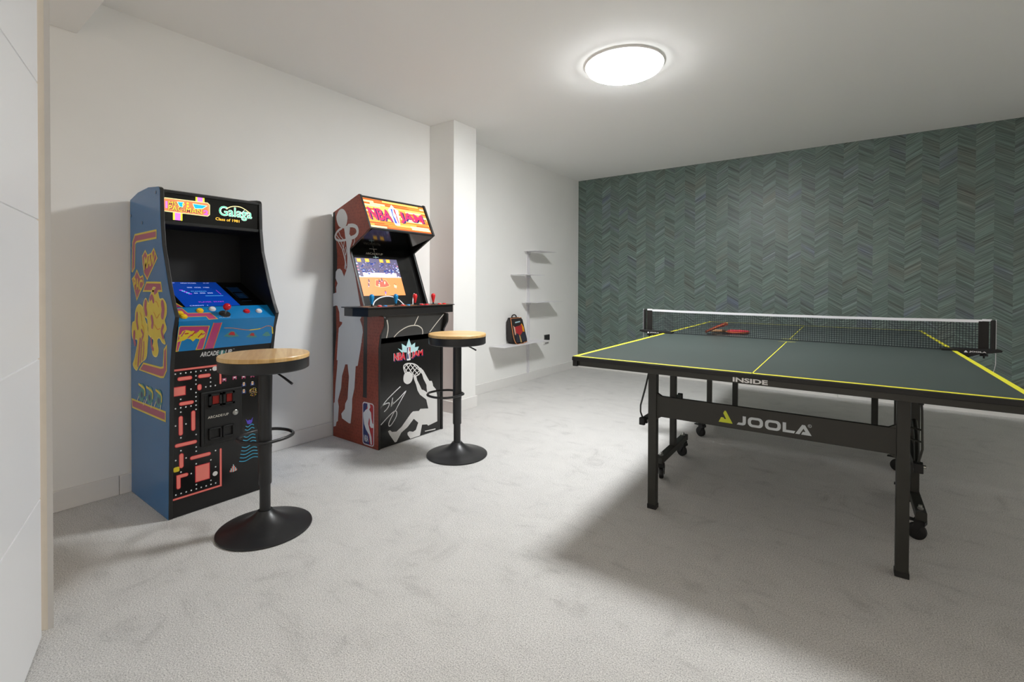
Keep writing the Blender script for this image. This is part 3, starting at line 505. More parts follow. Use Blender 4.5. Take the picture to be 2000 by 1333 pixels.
# marquee
mq = MB().box((.40, L1, 1.39), (.4345, R0, 1.535)).build('marquee', mat('marquee_black', '#0a0a0a', .15), c1, A1O)
MB().box((.425, L1, 1.379), (.441, R0, 1.394)).build('marquee_trim', TMOLD, c1, A1O, bevel=.002)
MB().box((.425, L1, 1.527), (.441, R0, 1.5395)).build('marquee_trim', TMOLD, c1, A1O, bevel=.002)
E_ = lambda n, c, s=1.5: mat('backlit_'+n, c, .3, emit=s*.68)
art = Art((.4345, 0, 0), (0, 1, 0), (0, 0, 1), (1, 0, 0))
pl = ART['mq1_plate']
for bq, lo in zip(ART['mq1_bars'], (1.495, 1.395)):
    a0 = min(p[0] for p in bq); a1 = max(p[0] for p in bq); b0 = max(min(p[1] for p in bq), 1.395); b1 = min(max(p[1] for p in bq), 1.526)
    art.rect(a0, b0, a1, b1, E_('yellow', '#e8e03a'), 0).rect(a0+.008, b0, a1-.008, b1, E_('pink', '#d878d8'), 1)
art.poly(pl, E_('salmon', '#e8885a'), 2).outline(pl, .003, E_('cream', '#f4e6a0'), 4)
y0, y1 = .8365, 1.0185
art.rect(y0, 1.4465, y1, 1.4965, E_('peach', '#d88858', 1.0), 3)
def blue(L): art.poly(L, E_('sky', '#18a8e0'), 4).outline(L, .0025, E_('pale', '#c8f0c0'), 5)
for L in ART['mq1_blue']: blue(L)
art.rect(.838, 1.455, .846, 1.487, E_('pink', '#d878d8'), 4)
art.text('MS.', [(.850, 1.4895), (.888, 1.4885), (.888, 1.472), (.850, 1.472)], E_('yellow', '#e8e03a'), 7, -.005).text('MS.', [(.849, 1.490), (.889, 1.489), (.889, 1.471), (.849, 1.471)], E_('plum', '#8a3058', .7), 6, .05)
art.text('PAC-MAN', [(.849, 1.468), (.992, 1.4665), (.992, 1.4425), (.849, 1.444)], E_('plum', '#8a3058', .7), 6, .05)
art.text('PAC-MAN', [(.850, 1.469), (.991, 1.4675), (.991, 1.4445), (.850, 1.446)], E_('yellow', '#e8e03a'), 7, -.005)
for k in range(6): art.disc(.912+.012*math.cos(k*1.05)+.012, 1.482+.008*math.sin(k*1.05), .005, E_('yellow', '#e8e03a') if k % 2 else E_('peach', '#e8a060'), 6, 8)
art.text('2', [(.999, 1.466), (1.021, 1.4655), (1.021, 1.441), (.999, 1.4415)], E_('violet', '#c060c8'), 8, .05)
art.build('title_lettering', mq, A1O)
art = Art((.4345, 0, 0), (0, 1, 0), (0, 0, 1), (1, 0, 0))
g0, g1 = ART['mq1_gal'][0][0], ART['mq1_gal'][1][0]
art.text('Galaga', [(g0, 1.4985), (g1, 1.4985), (g1, 1.4325), (g0, 1.4325)], E_('ice', '#d8f4e0', 1.2), 1, .03)
art.text('Galaga', [(g0+.001, 1.497), (g1-.001, 1.497), (g1-.001, 1.434), (g0+.001, 1.434)], E_('aqua', '#30c8a0', 1.2), 2, -.012)
ar = smooth_path(ART['mq1_arc'], 5); art.stroke(ar, .004, E_('cream', '#f4e6a0'), 3)
art.stroke([(1.178, 1.470), (1.196, 1.490)], .0025, E_('ice', '#d8f4e0', 1.2), 3).poly([(1.174, 1.482), (1.181, 1.476), (1.188, 1.479), (1.182, 1.472), (1.184, 1.464), (1.178, 1.470), (1.171, 1.468), (1.176, 1.474)], E_('ice', '#d8f4e0', 1.2), 4)
art.text('Class of 1981', [(1.0544, 1.4365), (1.1703, 1.4345), (1.1702, 1.4205), (1.0544, 1.4215)], E_('amber', '#f0b840'), 2, .02)
art.build('second_title_lettering', mq, A1O)
# coin door
cd = MB().box((.527, .9475, .303), (.538, 1.1365, .569)).build('coin_door', mat('moulded_black', '#181818', .42, bump=.05, bscale=500), c1, A1O, bevel=.006, seg=3)
DK = mat('moulded_black', '#181818')
MB().box((.538, .962, .318), (.5405, 1.124, .553)).build('door_plate', DK, cd, A1O, bevel=.003)
for k, dy in (('slot1', 0), ('slot2', 0)):
    p = ART['doorpix'][k]; a0 = p[0][0]; a1 = p[1][0]
    fr = MB()
    fr.box((.540, a0, .494), (.550, a0+.010, .556)); fr.box((.540, a1-.010, .494), (.550, a1, .556)); fr.box((.540, a0, .494), (.550, a1, .503)); fr.box((.540, a0, .547), (.550, a1, .556))
    fr.build('coin_slot_frame', DK, cd, A1O)
    MB().box((.540, a0+.018, .506), (.5455, a1-.011, .545)).build('coin_slot', mat('red_lens', '#7a1a14', .2, emit=.15), cd, A1O)
for k in ('ret1', 'ret2'):
    p = ART['doorpix'][k]; a0 = p[0][0]; a1 = p[1][0]; fr = MB()
    fr.box((.540, a0, .332), (.551, a0+.007, .389)); fr.box((.540, a1-.007, .332), (.551, a1, .389)); fr.box((.540, a0, .332), (.551, a1, .339)); fr.box((.540, a0, .382), (.551, a1, .389))
    fr.build('coin_return', DK, cd, A1O, bevel=.0015)
Rx = Matrix(((0, 0, 1), (0, 1, 0), (-1, 0, 0)))
MB().lathe([(.0135, 0), (.0135, .005), (.011, .007), (0, .007)], 20, (.5405, 1.101, .4445), Rx).build('lock', CHROME, cd, A1O, smooth=40)
art = Art((.5405, 0, 0), (0, 1, 0), (0, 0, 1), (1, 0, 0)); art.text('ARCADE1UP', [(.976, .449), (1.07, .449), (1.07, .437), (.976, .437)], P_CREAM, 1, .01); art.build('door_lettering', cd, A1O)
def rrect(a0, b0, a1, b1, r, n=5):
    o_ = []
    for (cx, cz, s_) in ((a1-r, b1-r, 0), (a0+r, b1-r, 1), (a0+r, b0+r, 2), (a1-r, b0+r, 3)):
        o_ += [(cx+r*math.cos(PI/2*(s_+i/n)), cz+r*math.sin(PI/2*(s_+i/n))) for i in range(n+1)]
    return o_
# lower front print: plain rows of bars and dots on the left, little star-field shapes on the right
art = Art((.527, 0, 0), (0, 1, 0), (0, 0, 1), (1, 0, 0))
BARS = [([(.836, .691), (1.03, .691)], .0105), ([(1.038, .655), (1.038, .600)], .0095), ([(1.038, .270), (1.038, .088), (.836, .088)], .0095),
        ([(.862, .648), (.905, .648)], .019), ([(.948, .648), (.985, .648)], .019), ([(.945, .602), (.945, .590)], .019), ([(.868, .530), (.912, .530)], .018), ([(.918, .480), (.918, .400)], .018),
        ([(.866, .465), (.866, .390)], .018), ([(.850, .337), (.925, .337)], .018), ([(.868, .288), (.868, .236)], .019), ([(.912, .262), (.985, .262)], .018), ([(.856, .140), (.856, .190), (.888, .190)], .018)]
BLKS = [(.837, .572, .884, .610), (.928, .142, .986, .216)]
def near(a, c_, P_):
    best = 9
    for (x0, z0), (x1, z1) in zip(P_, P_[1:]):
        t = max(0, min(1, ((a-x0)*(x1-x0)+(c_-z0)*(z1-z0))/((x1-x0)**2+(z1-z0)**2+1e-9))); best = min(best, math.hypot(a-x0-t*(x1-x0), c_-z0-t*(z1-z0)))
    return best
for k, (P_, wd) in enumerate(BARS): art.stroke(P_, wd, P_SALD, k*.06).stroke(P_, wd*.74, P_SAL, 1+k*.06)
for x0, z0, x1, z1 in BLKS: art.rect(x0-.003, z0-.003, x1+.003, z1+.003, P_SALD, 0).rect(x0, z0, x1, z1, P_SAL, 1)
for r_ in range(29):
    for c_ in range(9):
        a_, b_ = .845+c_*.0212, .108+r_*.0202
        if (r_ % 4 and c_ % 3 != 1) or (a_ > .937 and .285 < b_ < .585): continue
        if min(near(a_, b_, P_)-wd/2 for P_, wd in BARS) < .007 or any(x0-.008 < a_ < x1+.008 and z0-.008 < b_ < z1+.008 for x0, z0, x1, z1 in BLKS): continue
        art.rect(a_-.0028, b_-.0030, a_+.0028, b_+.0030, P_WHITE, 1)
for a_, b_ in ((1.0127, .6769), (1.0123, .1557)): art.disc(a_, b_, .0115, P_GREY, 1.5)
art.poly(rrect(L1+.004, .215, L1+.028, .238, .006), P_YEL, 2)
art.build('maze_print', lp, A1O)
def front_art(): return Art((.527, 0, 0), (0, 1, 0), (0, 0, 1), (1, 0, 0))
G = ART['galaxy']
for a_, b_ in G['red']:
    front_art().rect(a_-.010, b_-.009, a_+.010, b_+.008, P_ROSE, 1).rect(a_-.005, b_-.002, a_+.005, b_+.005, P_WHITE, 2).rect(a_-.003, b_-.012, a_+.003, b_-.004, BLACKG, 2).build('printed_sprite', lp, A1O)
for a_, b_ in G['blue']:
    front_art().rect(a_-.011, b_-.012, a_+.011, b_+.003, P_NAVY, 1).rect(a_-.005, b_-.008, a_+.005, b_+.010, P_CREAM, 2).rect(a_-.003, b_-.002, a_+.003, b_+.006, P_ORA, 3).build('printed_sprite', lp, A1O)
rr = random.Random(3)
art = front_art()
for a_, b_ in G['burst']:
    for k in range(60):
        t = rr.uniform(0, 2*PI); r_ = .020*math.sqrt(rr.random()); x_, y_ = a_+r_*math.cos(t), b_+r_*1.15*math.sin(t); art.rect(x_-.0014, y_-.0014, x_+.0014, y_+.0014, rr.choice([P_CREAM, P_ORA, P_YEL]), 1)
art.build('printed_burst', lp, A1O)['kind'] = 'stuff'
for a_, b_ in G['purple']:
    front_art().poly([(a_-.018, b_+.016), (a_-.008, b_+.004), (a_, b_+.008), (a_+.008, b_+.004), (a_+.018, b_+.018), (a_+.014, b_-.008), (a_+.004, b_-.016), (a_-.010, b_-.012)], P_PURP, 1).build('printed_sprite', lp, A1O)
art = front_art()
for a_, b_ in G['ship']:
    for k in range(-3, 4): art.rect(a_+k*.0052-.0018, b_-.018+abs(k)*.001, a_+k*.0052+.0018, b_+.020-abs(k)*.0085, P_ICE if k % 2 == 0 else P_SAL, 1)
art.build('printed_rocket', lp, A1O)
art = front_art()
bt = ART['beam']
for k in range(11):
    t = k/10; yl = bt[0][0]*(1-t)+bt[3][0]*t; yr = bt[1][0]*(1-t)+bt[2][0]*t; z_ = bt[0][1]*(1-t)+bt[3][1]*t
    art.stroke(smooth_path([(yl, z_), (yl*.7+yr*.3, z_-.007), (yl*.3+yr*.7, z_+.003), (yr, z_-.004)], 4), .0042, P_CYAN, 1, cap=False)
art.build('printed_beam', lp, A1O)
# side print: bands, lozenges and plain flame shapes
art = Art((0, L0, 0), (1, 0, 0), (0, 0, 1), (0, -1, 0))
def rimmed(L, m_, w_=.009, ly=0): art.poly(L, m_, ly).outline(L, w_, P_YEL, ly+1)
for k in ('a1_band_top', 'a1_band_mid', 'a1_band_bot', 'a1_strip'): rimmed(ART[k], P_ROSE)
for k in ('a1_loz_r', 'a1_loz_l'): rimmed(ART[k], P_ROSE, .008)
def box_of(L): return min(p[0] for p in L), min(p[1] for p in L), max(p[0] for p in L), max(p[1] for p in L)
x0, z0, x1, z1 = box_of(ART['a1_loz_r'])
art.text('MAN', [(x0+.03, z1-.035), (x1-.02, z1-.012), (x1-.05, z1-.075), (x0+.025, z1-.10)], P_YEL, 3, .04)
x0, z0, x1, z1 = box_of(ART['a1_loz_l'])
art.text('PAC', [(x0+.02, z1-.035), (x1-.015, z1-.05), (x1-.03, z1-.105), (x0+.03, z1-.10)], P_YEL, 3, .04)
for k in ('a1_fig_a', 'a1_fig_b'):
    L = smooth_path(ART[k], 4, True); art.poly(L, P_YEL, 1).outline(L, .005, mat('print_pale_yellow', '#f0e07a', .3, var=.02), 2)
    x0, z0, x1, z1 = box_of(L); cx, cz = (x0+x1)/2, (z0+z1)/2; w_, h_ = x1-x0, z1-z0
    F = lambda Q: [(cx+a*w_, cz+c_*h_) for a, c_ in Q]
    if k == 'a1_fig_a':
        swirls = [([(.02, -.02), (-.05, -.2), (-.12, -.42)], .020), ([(.12, -.03), (.08, -.18), (.02, -.36)], .014), ([(.24, -.05), (.22, -.2), (.16, -.32)], .012), ([(-.34, .06), (-.36, -.03), (-.30, -.10)], .030), ([(-.16, .36), (-.18, .24), (-.12, .14)], .020), ([(.10, .12), (.20, .06), (.14, .0)], .016)]
        thin = [[(.0, .38), (.08, .34), (.12, .26)], [(.12, .2), (.22, .16), (.26, .08)], [(-.1, -.1), (-.2, -.28), (-.28, -.42)]]
    else:
        swirls = [([(.02, .43), (.10, .46)], .026), ([(-.18, .33), (-.10, .36), (-.04, .30)], .024), ([(.33, .27), (.36, .19), (.33, .10)], .036), ([(-.38, .27), (-.40, .19), (-.36, .11)], .032), ([(-.12, .06), (-.08, -.01), (-.10, -.07)], .026), ([(.36, -.04), (.30, -.12), (.36, -.2)], .022), ([(-.14, -.26), (-.12, -.36), (-.06, -.40)], .020)]
        thin = [[(.05, .30), (.12, .28), (.18, .22)], [(-.02, .14), (.10, .06), (.20, .12)], [(.0, -.04), (.12, -.10), (.24, -.08)]]
    for n_, (Q, wd) in enumerate(swirls): art.stroke(smooth_path(F(Q), 5), wd, P_ROSE, 3+n_*.1)
    for n_, Q in enumerate(thin): art.stroke(smooth_path(F(Q), 5), .004, P_ORA, 4+n_*.1)
for L in ART['a1_flags']:
    art.poly(smooth_path(L, 4, True), P_TEAL, 3); x0, z0, x1, z1 = box_of(L)
    art.stroke(smooth_path([(x0+.01, z1-.005), (x1-.012, z1-.02), (x1-.008, z1-.05)], 4), .012, P_YEL, 4); art.disc((x0+x1)/2, (z0+z1)/2-.01, .016, P_NAVY, 5); art.stroke([(x0+.01, z0+.02), (x0-.012, z0-.004)], .007, P_CREAM, 4); art.stroke([(x1-.015, z0+.012), (x1-.03, z0-.015)], .007, P_CREAM, 4)
art.build('printed_art', sp1, A1O)
for px, pz in ((.03, 1.45), (.04, 1.28), (.39, 1.53), (.20, 1.40)):
    MB().lathe([(.008, 0), (.008, .0012), (0, .0014)], 14, (px, L0, pz), Matrix(((1, 0, 0), (0, 0, -1), (0, 1, 0)))).build('screw_cap', mat('blue_cap', '#154e74', .3), sp1, A1O)

# ================================================================== ARCADE CABINET, BASKETBALL
A2O = (.28, 2.29, 0)
c2 = empty('arcade_cabinet', A2O, 0, 'brown basketball arcade cabinet with white player silhouettes, beside the pillar', 'arcade cabinet')
L0, L1, R0, R1 = 1.990, 2.007, 2.573, 2.590
prof = [(.022, 0), (.536, 0), (.536, .678), (.552, .763), (.588, .816), (.592, .83), (.592, .878), (.585, .886), (.45, .89), (.43, .95), (.376, .95), (.22, 1.343), (.447, 1.473), (.335, 1.712), (.325, 1.716), (.022, 1.615)]
s2 = MB().prism(prof, L0, L1, 'y', 1, cap_a=0, cap_b=1).build('side_panel', [LEATHER, TMOLD], c2, A2O, bevel=.0025)
s3 = MB().prism(prof, R0, R1, 'y', 1, cap_b=0, cap_a=1).build('side_panel', [LEATHER, TMOLD], c2, A2O, bevel=.0025)
MB().box((.022, L1, .02), (.032, R0, 1.60)).build('back_panel', BLACKM, c2, A2O)
MB().prism([(.026, 1.60), (.322, 1.70), (.322, 1.69), (.026, 1.59)], L1, R0).build('top_panel', TMOLD, c2, A2O)
lp2 = MB().box((.505, L1, .003), (.529, R0, .70)).build('lower_panel', mat('black_graphic_panel', '#1c1b1a', .2), c2, A2O)
up = MB().prism([(.562, .889), (.530, .738), (.515, .738), (.53, .889)], L1, R0).build('under_deck_panel', P_DGREY, c2, A2O)
ua = Vector((.530, 0, .738)); ut = (Vector((.562, 0, .889))-ua).normalized(); un = Vector((ut.z, 0, -ut.x))
for L in ART['under_lines']: Art(ua, (0, 1, 0), ut, un).stroke(smooth_path([(min(max(a, L1+.003), R0-.003), min(max((b-.738)/ut.z, 0.002), .152)) for a, b in L], 5), .007, P_CREAM, 1).build('court_line', up, A2O)
# deck
plan = [(.36, 1.852), (.452, 1.852), (.575, 1.882), (.575, 2.655), (.452, 2.690), (.36, 2.690)]
dk = MB().prism(plan, .889, .943, 'z').build('control_deck', mat('deck_black', '#201f1f', .35), c2, A2O, bevel=.003)
plan2 = [(.35, 1.836), (.458, 1.836), (.585, 1.872), (.585, 2.664), (.458, 2.706), (.35, 2.706)]
MB().prism(plan2, .943, .950, 'z').build('deck_top', mat('deck_black', '#201f1f'), dk, A2O, bevel=.002)
BB = mat('bat_blue', '#118fd0', .3); RR_ = mat('bat_red', '#d8252c', .3)
art = Art((0, 0, .950), (1, 0, 0), (0, 1, 0), (0, 0, 1))
for k, (yc, m_) in enumerate(((1.965, BB), (2.165, BB), (2.34, RR_), (2.52, RR_))):
    xs = .50
    MB().lathe([(.016, 0), (.016, .003), (.0055, .004), (.0055, .02)], 16, (xs, yc, .950)).build('joystick_shaft', BLACKM, dk, A2O, smooth=40)
    MB().lathe([(.007, .016), (.009, .03), (.0145, .052), (.0165, .064), (.0145, .075), (.008, .081), (0, .083)], 18, (xs, yc, .950)).build('joystick_bat', m_, dk, A2O, smooth=70)
    for dx, dy, mm in ((.02, .045, RR_), (-.01, .07, BW), (.03, .085, BB if k < 2 else BR)):
        MB().lathe([(.015, 0), (.015, .003), (.0125, .005), (.012, .008), (0, .009)], 16, (xs+dx, yc+dy, .950)).build('button', mm, dk, A2O, smooth=50)
    art.rect(.44, yc-.05, .57, yc-.03, P_ORA, 0).rect(.52, yc+.02, .575, yc+.11, P_ORA if k % 2 else P_RED, 0)
    art.rect(.40, yc-.02, .43, yc+.06, P_CREAM, 0)
art.build('deck_print', dk, A2O)
# bezel and screen
p0 = Vector((.376, 0, .95)); p1 = Vector((.22, 0, 1.343)); tt = (p1-p0).normalized(); nn = Vector((tt.z, 0, -tt.x))
b0 = p0-nn*.03-tt*.03; b1 = p1-nn*.03+tt*.06; b2 = b1-nn*.02; b3 = b0-nn*.02
bez2 = MB().prism([(b0.x, b0.z), (b1.x, b1.z), (b2.x, b2.z), (b3.x, b3.z)], L1, R0).build('screen_bezel', BLACKG, c2, A2O)
o0 = p0-nn*.03
art = Art(o0, (0, 1, 0), tt, nn)
art.rect(2.037, .084, 2.411, .2265, mat('court_orange', '#e08a50', .3, emit=.75), 0).rect(2.037, .2265, 2.411, .3745, mat('arena_mauve', '#5e5a78', .3, emit=.55), 0)
se = lambda n, c, s=.8: mat('screen_'+n, c, .3, emit=s)
art.rect(2.075, .232, 2.375, .262, se('bench', '#d8c8e0'), 1).rect(2.037, .225, 2.411, .230, se('baseline', '#e8d8e0'), 2)
for a_, b_ in ((2.068, .343), (2.138, .345), (2.263, .345), (2.325, .346)): art.rect(a_-.017, b_, a_+.017, b_+.026, se('amber', '#f0b028'), 2).rect(a_-.012, b_+.012, a_+.012, b_+.015, se('cream', '#f8e8a0'), 3)
rr = random.Random(5)
for k in range(150):
    a_, b_ = rr.uniform(2.06, 2.39), rr.uniform(.262, .342); art.rect(a_-.004, b_-.004, a_+.004, b_+.004, rr.choice([se('navy', '#3a3a70', .6), se('lilac', '#9a90c0', .6), se('dusk', '#6a5068', .6), se('blue', '#5060c8', .7)]), 1)
for k in range(22):
    a_, b_ = rr.uniform(2.08, 2.37), rr.uniform(.250, .29); art.rect(a_-.006, b_-.003, a_+.006, b_+.004, rr.choice([se('white', '#f0f0ff'), se('blue', '#5060c8', .7)]), 2)
for yy in (2.045, 2.39):
    for k in range(9): art.rect(yy-.008+.012*(k % 2), .23+k*.012, yy+.006+.012*(k % 2), .238+k*.012, rr.choice([se('dusk', '#6a5068', .6), se('white', '#f0f0ff'), se('rose', '#d08090')]), 2)
art.poly([(2.17, .205), (2.262, .205), (2.285, .16), (2.24, .148), (2.2, .148), (2.155, .16)], se('key', '#c85a48'), 1)
art.outline([(2.17, .205), (2.262, .205), (2.285, .16), (2.24, .148), (2.2, .148), (2.155, .16)], .004, se('sand', '#f0b880'), 2)
for a_, b_ in ((2.11, .20), (2.20, .20), (2.225, .21), (2.245, .19), (2.33, .165), (2.34, .16), (2.23, .11), (2.10, .17), (2.19, .17)):
    art.rect(a_-.006, b_-.012, a_+.006, b_+.004, rr.choice([se('dusk', '#6a5068', .6), se('violet', '#8060c0'), se('cream', '#f8e8a0')]), 3).rect(a_-.004, b_+.004, a_+.004, b_+.012, se('brown', '#7a4030'), 3).rect(a_-.006, b_-.02, a_-.001, b_-.012, se('white', '#f0f0ff'), 3)
art.build('screen', bez2, A2O)
for L in ART['bez_arc']: Art(o0, (0, 1, 0), tt, nn).stroke(smooth_path(L, 5), .008, P_WHITE, 1).build('court_line', bez2, A2O)
art = Art(o0, (0, 1, 0), tt, nn)
art.text('ARCADE1UP', [(2.143, .421), (2.295, .421), (2.293, .405), (2.141, .405)], P_CREAM, 1, .01)
art.build('maker_lettering', bez2, A2O)
art = Art(o0, (0, 1, 0), tt, nn)
art.stroke([(2.185, .453), (2.25, .453)], .004, P_CREAM, 1).stroke([(2.2225, .472), (2.2215, .430)], .004, P_CREAM, 1).build('cross_mark', bez2, A2O)
art = Art(o0, (0, 1, 0), tt, nn)
art.stroke([(2.20, .385), (2.245, .385)], .005, P_ICE, 1).stroke([(2.22, .40), (2.222, .38)], .005, P_ICE, 1)
art.build('cross_mark', bez2, A2O)
MB().prism([(b1.x+.005, b1.z-.03), (.447, 1.466), (.44, 1.478), (b1.x-.02, b1.z-.01)], L1, R0).build('hood_underside', mat('gloss_black', '#070708', .12), c2, A2O)
# marquee
q0 = Vector((.447, 0, 1.473)); q1 = Vector((.33, 0, 1.715)); qt = (q1-q0).normalized(); qn = Vector((qt.z, 0, -qt.x)); ql = (q1-q0).length
qo = q0-qn*.008
mb_ = MB(); c_ = [qo+qt*.008, qo+qt*(ql-.012), qo+qt*(ql-.012)-qn*.03, qo+qt*.008-qn*.03]
mq2 = mb_.prism([(p.x, p.z) for p in c_], L1, R0).build('marquee', BLACKM, c2, A2O)
for s_ in (.004, ql-.016):
    c_ = [qo+qt*s_-qn*.01, qo+qt*(s_+.012)-qn*.01, qo+qt*(s_+.012)+qn*.004, qo+qt*s_+qn*.004]
    MB().prism([(p.x, p.z) for p in c_], L1, R0).build('marquee_trim', TMOLD, c2, A2O)
art = Art(qo, (0, 1, 0), qt, qn)
art.rect(L1+.006, .018, R0-.006, .250, E_('maple', '#e8b25c', 1.25), 0)
rr = random.Random(11); z_ = .018
while z_ < .248:
    h_ = .0155; y_ = L1+.006-rr.uniform(0, .1)
    while y_ < R0-.006:
        w_ = rr.uniform(.10, .24); a0, a1 = max(y_, L1+.006), min(y_+w_, R0-.006)
        if a1 > a0: art.rect(a0, z_, a1, min(z_+h_-.002, .25), E_(*rr.choice([('orange', '#e07828', 1.1), ('gold', '#f0c060', 1.25), ('honey', '#e89a40', 1.15), ('straw', '#f8e0a0', 1.3), ('rust', '#c85a20', 1.0)])), 1)
        y_ += w_
    z_ += h_
for t_, (ya, yb, za, zb) in (('NBA', (2.025, 2.215, .083, .178)), ('JAM', (2.295, 2.525, .083, .178))):
    for dx, dz, mm, ly, bo in ((.010, -.006, E_('indigo', '#2c2468', .5), 2, .03), (.005, -.003, E_('indigo', '#2c2468', .5), 3, .03), (0, 0, E_('cerise', '#e8285a', 1.3), 4, .018)):
        art.text(t_, [(ya+dx, zb+dz), (yb+dx, zb+dz), (yb+dx, za+dz), (ya+dx, za+dz)], mm, ly, bo)
yc = 2.252
art.poly([(yc-.045, .18), (yc-.02, .20), (yc, .228), (yc+.02, .20), (yc+.05, .185), (yc+.03, .09), (yc+.02, .055), (yc-.02, .055), (yc-.03, .09)], E_('ice', '#d8f4e0', 1.2), 5)
art.rect(yc-.024, .066, yc+.024, .195, E_('snow', '#f0f4ff', 1.4), 6).rect(yc-.020, .07, yc, .191, E_('royal', '#3a50c0', 1.0), 7).rect(yc, .07, yc+.020, .191, E_('scarlet', '#d83848', 1.0), 7)
art.poly([(yc-.004, .188), (yc+.006, .185), (yc+.004, .165), (yc+.012, .14), (yc+.008, .12), (yc+.012, .07), (yc+.002, .07), (yc-.004, .11), (yc-.012, .13), (yc-.010, .16)], E_('snow', '#f0f4ff', 1.4), 8)
art.build('title_lettering', mq2, A2O)
# side print
art = Art((0, L0, 0), (1, 0, 0), (0, 0, 1), (0, -1, 0))
art.poly([(.382, .886), (.420, .886), (.414, .33), (.372, .33)], P_BLACK, 0)
art.poly([(.372, .01), (.405, .01), (.405, .04), (.372, .04)], P_BLACK, 0)
art.poly([(.024, 1.612), (.05, 1.618), (.05, 1.50), (.075, 1.30), (.07, 1.16), (.045, 1.10), (.06, .9), (.065, .75), (.024, .45)], P_BLACK, 0)
cx_ = lambda L: [(max(a, .0235), b) for a, b in L]
art.poly(smooth_path(cx_(ART['side_ball']), 4, True), P_GREY, 2.4)
art.stroke(smooth_path(cx_(ART['side_rim_l']), 4), .016, P_GREY, 2.8).stroke(smooth_path(ART['side_rim_r'], 4), .026, P_GREY, 3.2)
def clip_front(L):   # keep print inside the sloping front edge
    o_ = []
    for a, b in L:
        if 0.95 < b < 1.343:
            xm = .376+(.22-.376)*(b-.95)/(1.343-.95)-.004; a = min(a, xm)
        o_.append((a, b))
    return cx_(o_)
art.poly(clip_front(ART['side_arm']), P_GREY, 3.6).poly(clip_front(ART['side_body']), P_GREY, 4).poly(cx_(ART['side_legs']), P_GREY, 4.4)
for k, L in enumerate(ART['side_net']): art.stroke(cx_(L), .006, P_GREY, 1+k*.15)
art.build('printed_silhouette', s2, A2O)
art = Art((0, L0, 0), (1, 0, 0), (0, 0, 1), (0, -1, 0))
B_ = ART['side_badge']; x0, z0, x1, z1 = box_of(B_)
art.poly(rrect(x0, z0, x1, z1, .022), P_WHITE, 3)
full = rrect(x0+.007, z0+.007, x1-.007, z1-.007, .017); art.poly(full, P_RED, 4)
F_ = ART['badge_fig']; xm = (x0+x1)/2
left = [(a, b) for a, b in full if a <= xm]
art.poly([(x0+.007, z0+.022), (x0+.014, z0+.010), (x0+.075, z0+.007), (x0+.072, z0+.06), (x0+.03, z0+.13), (x0+.03, z0+.22), (x0+.058, z1-.007), (x0+.02, z1-.009), (x0+.007, z1-.022)], P_NAVY, 5)
art.poly(F_, P_WHITE, 6)
art.text('NBA', [(x0+.016, z0+.066), (x0+.064, z0+.066), (x0+.064, z0+.022), (x0+.016, z0+.022)], P_WHITE, 6, .02)
art.build('league_badge', s2, A2O)
# front print
art = Art((.529, 0, 0), (0, 1, 0), (0, 0, 1), (1, 0, 0))
cf = lambda L: [(min(max(a, L1+.002), R0-.003), max(b, .006)) for a, b in L]
art.poly(smooth_path(cf(ART['front_ball']), 4, True), P_GREY, 2.4).poly(cf(ART['front_body']), P_GREY, 2.8)
art.stroke(smooth_path(cf(ART['front_rim']), 4), .008, P_GREY, 2)
for k, L in enumerate(ART['front_net']): art.stroke(cf(L), .006, P_GREY, .8+k*.12)
art.poly(cf(ART['small_line']), P_GREY, 1)
art.build('printed_silhouette', lp2, A2O)
art = Art((.529, 0, 0), (0, 1, 0), (0, 0, 1), (1, 0, 0))
for k, L in enumerate(ART['sig']): art.stroke(smooth_path(cf(L), 4), .0065, P_WHITE, 2+k*.4)
art.build('printed_signature', lp2, A2O)
art = Art((.529, 0, 0), (0, 1, 0), (0, 0, 1), (1, 0, 0))
art.poly(ART['star'], P_ICE, 2)
for L in (ART['star'],): art.outline(L, .003, P_TEAL, 1)
def band_text(t, qd):
    (a0, _), (a1, b1), (a2, b2), (a3, b3) = qd
    for dx, dz, mm, ly in ((.004, -.006, P_NAVY, 3), (-.003, .001, P_ICE, 4), (0, 0, mat('print_scarlet', '#e0303a', .3), 5)):
        art.text(t, [(qd[0][0]+dx, qd[0][1]+dz), (qd[1][0]+dx, qd[1][1]+dz), (qd[2][0]+dx, qd[2][1]+dz), (qd[3][0]+dx, qd[3][1]+dz)], mm, ly, .04)
band_text('NBA', [(2.124, .627), (2.226, .628), (2.226, .572), (2.124, .574)]); band_text('JAM', [(2.282, .620), (2.388, .627), (2.388, .571), (2.282, .573)])
x0, z0, x1, z1 = box_of(ART['logo_badge'])
art.poly(rrect(x0, z0, x1, z1, .008), P_WHITE, 6).rect(x0+.003, z0+.012, (x0+x1)/2, z1-.004, P_NAVY, 7).rect((x0+x1)/2, z0+.012, x1-.003, z1-.004, P_RED, 7)
xm = (x0+x1)/2; art.poly([(xm-.005, z1-.006), (xm+.005, z1-.008), (xm+.003, z1-.022), (xm+.012, z1-.042), (xm+.006, z1-.05), (xm+.010, z0+.012), (xm, z0+.012), (xm-.004, z1-.055), (xm-.010, z1-.045), (xm-.008, z1-.025)], P_WHITE, 8)
art.build('title_print', lp2, A2O)

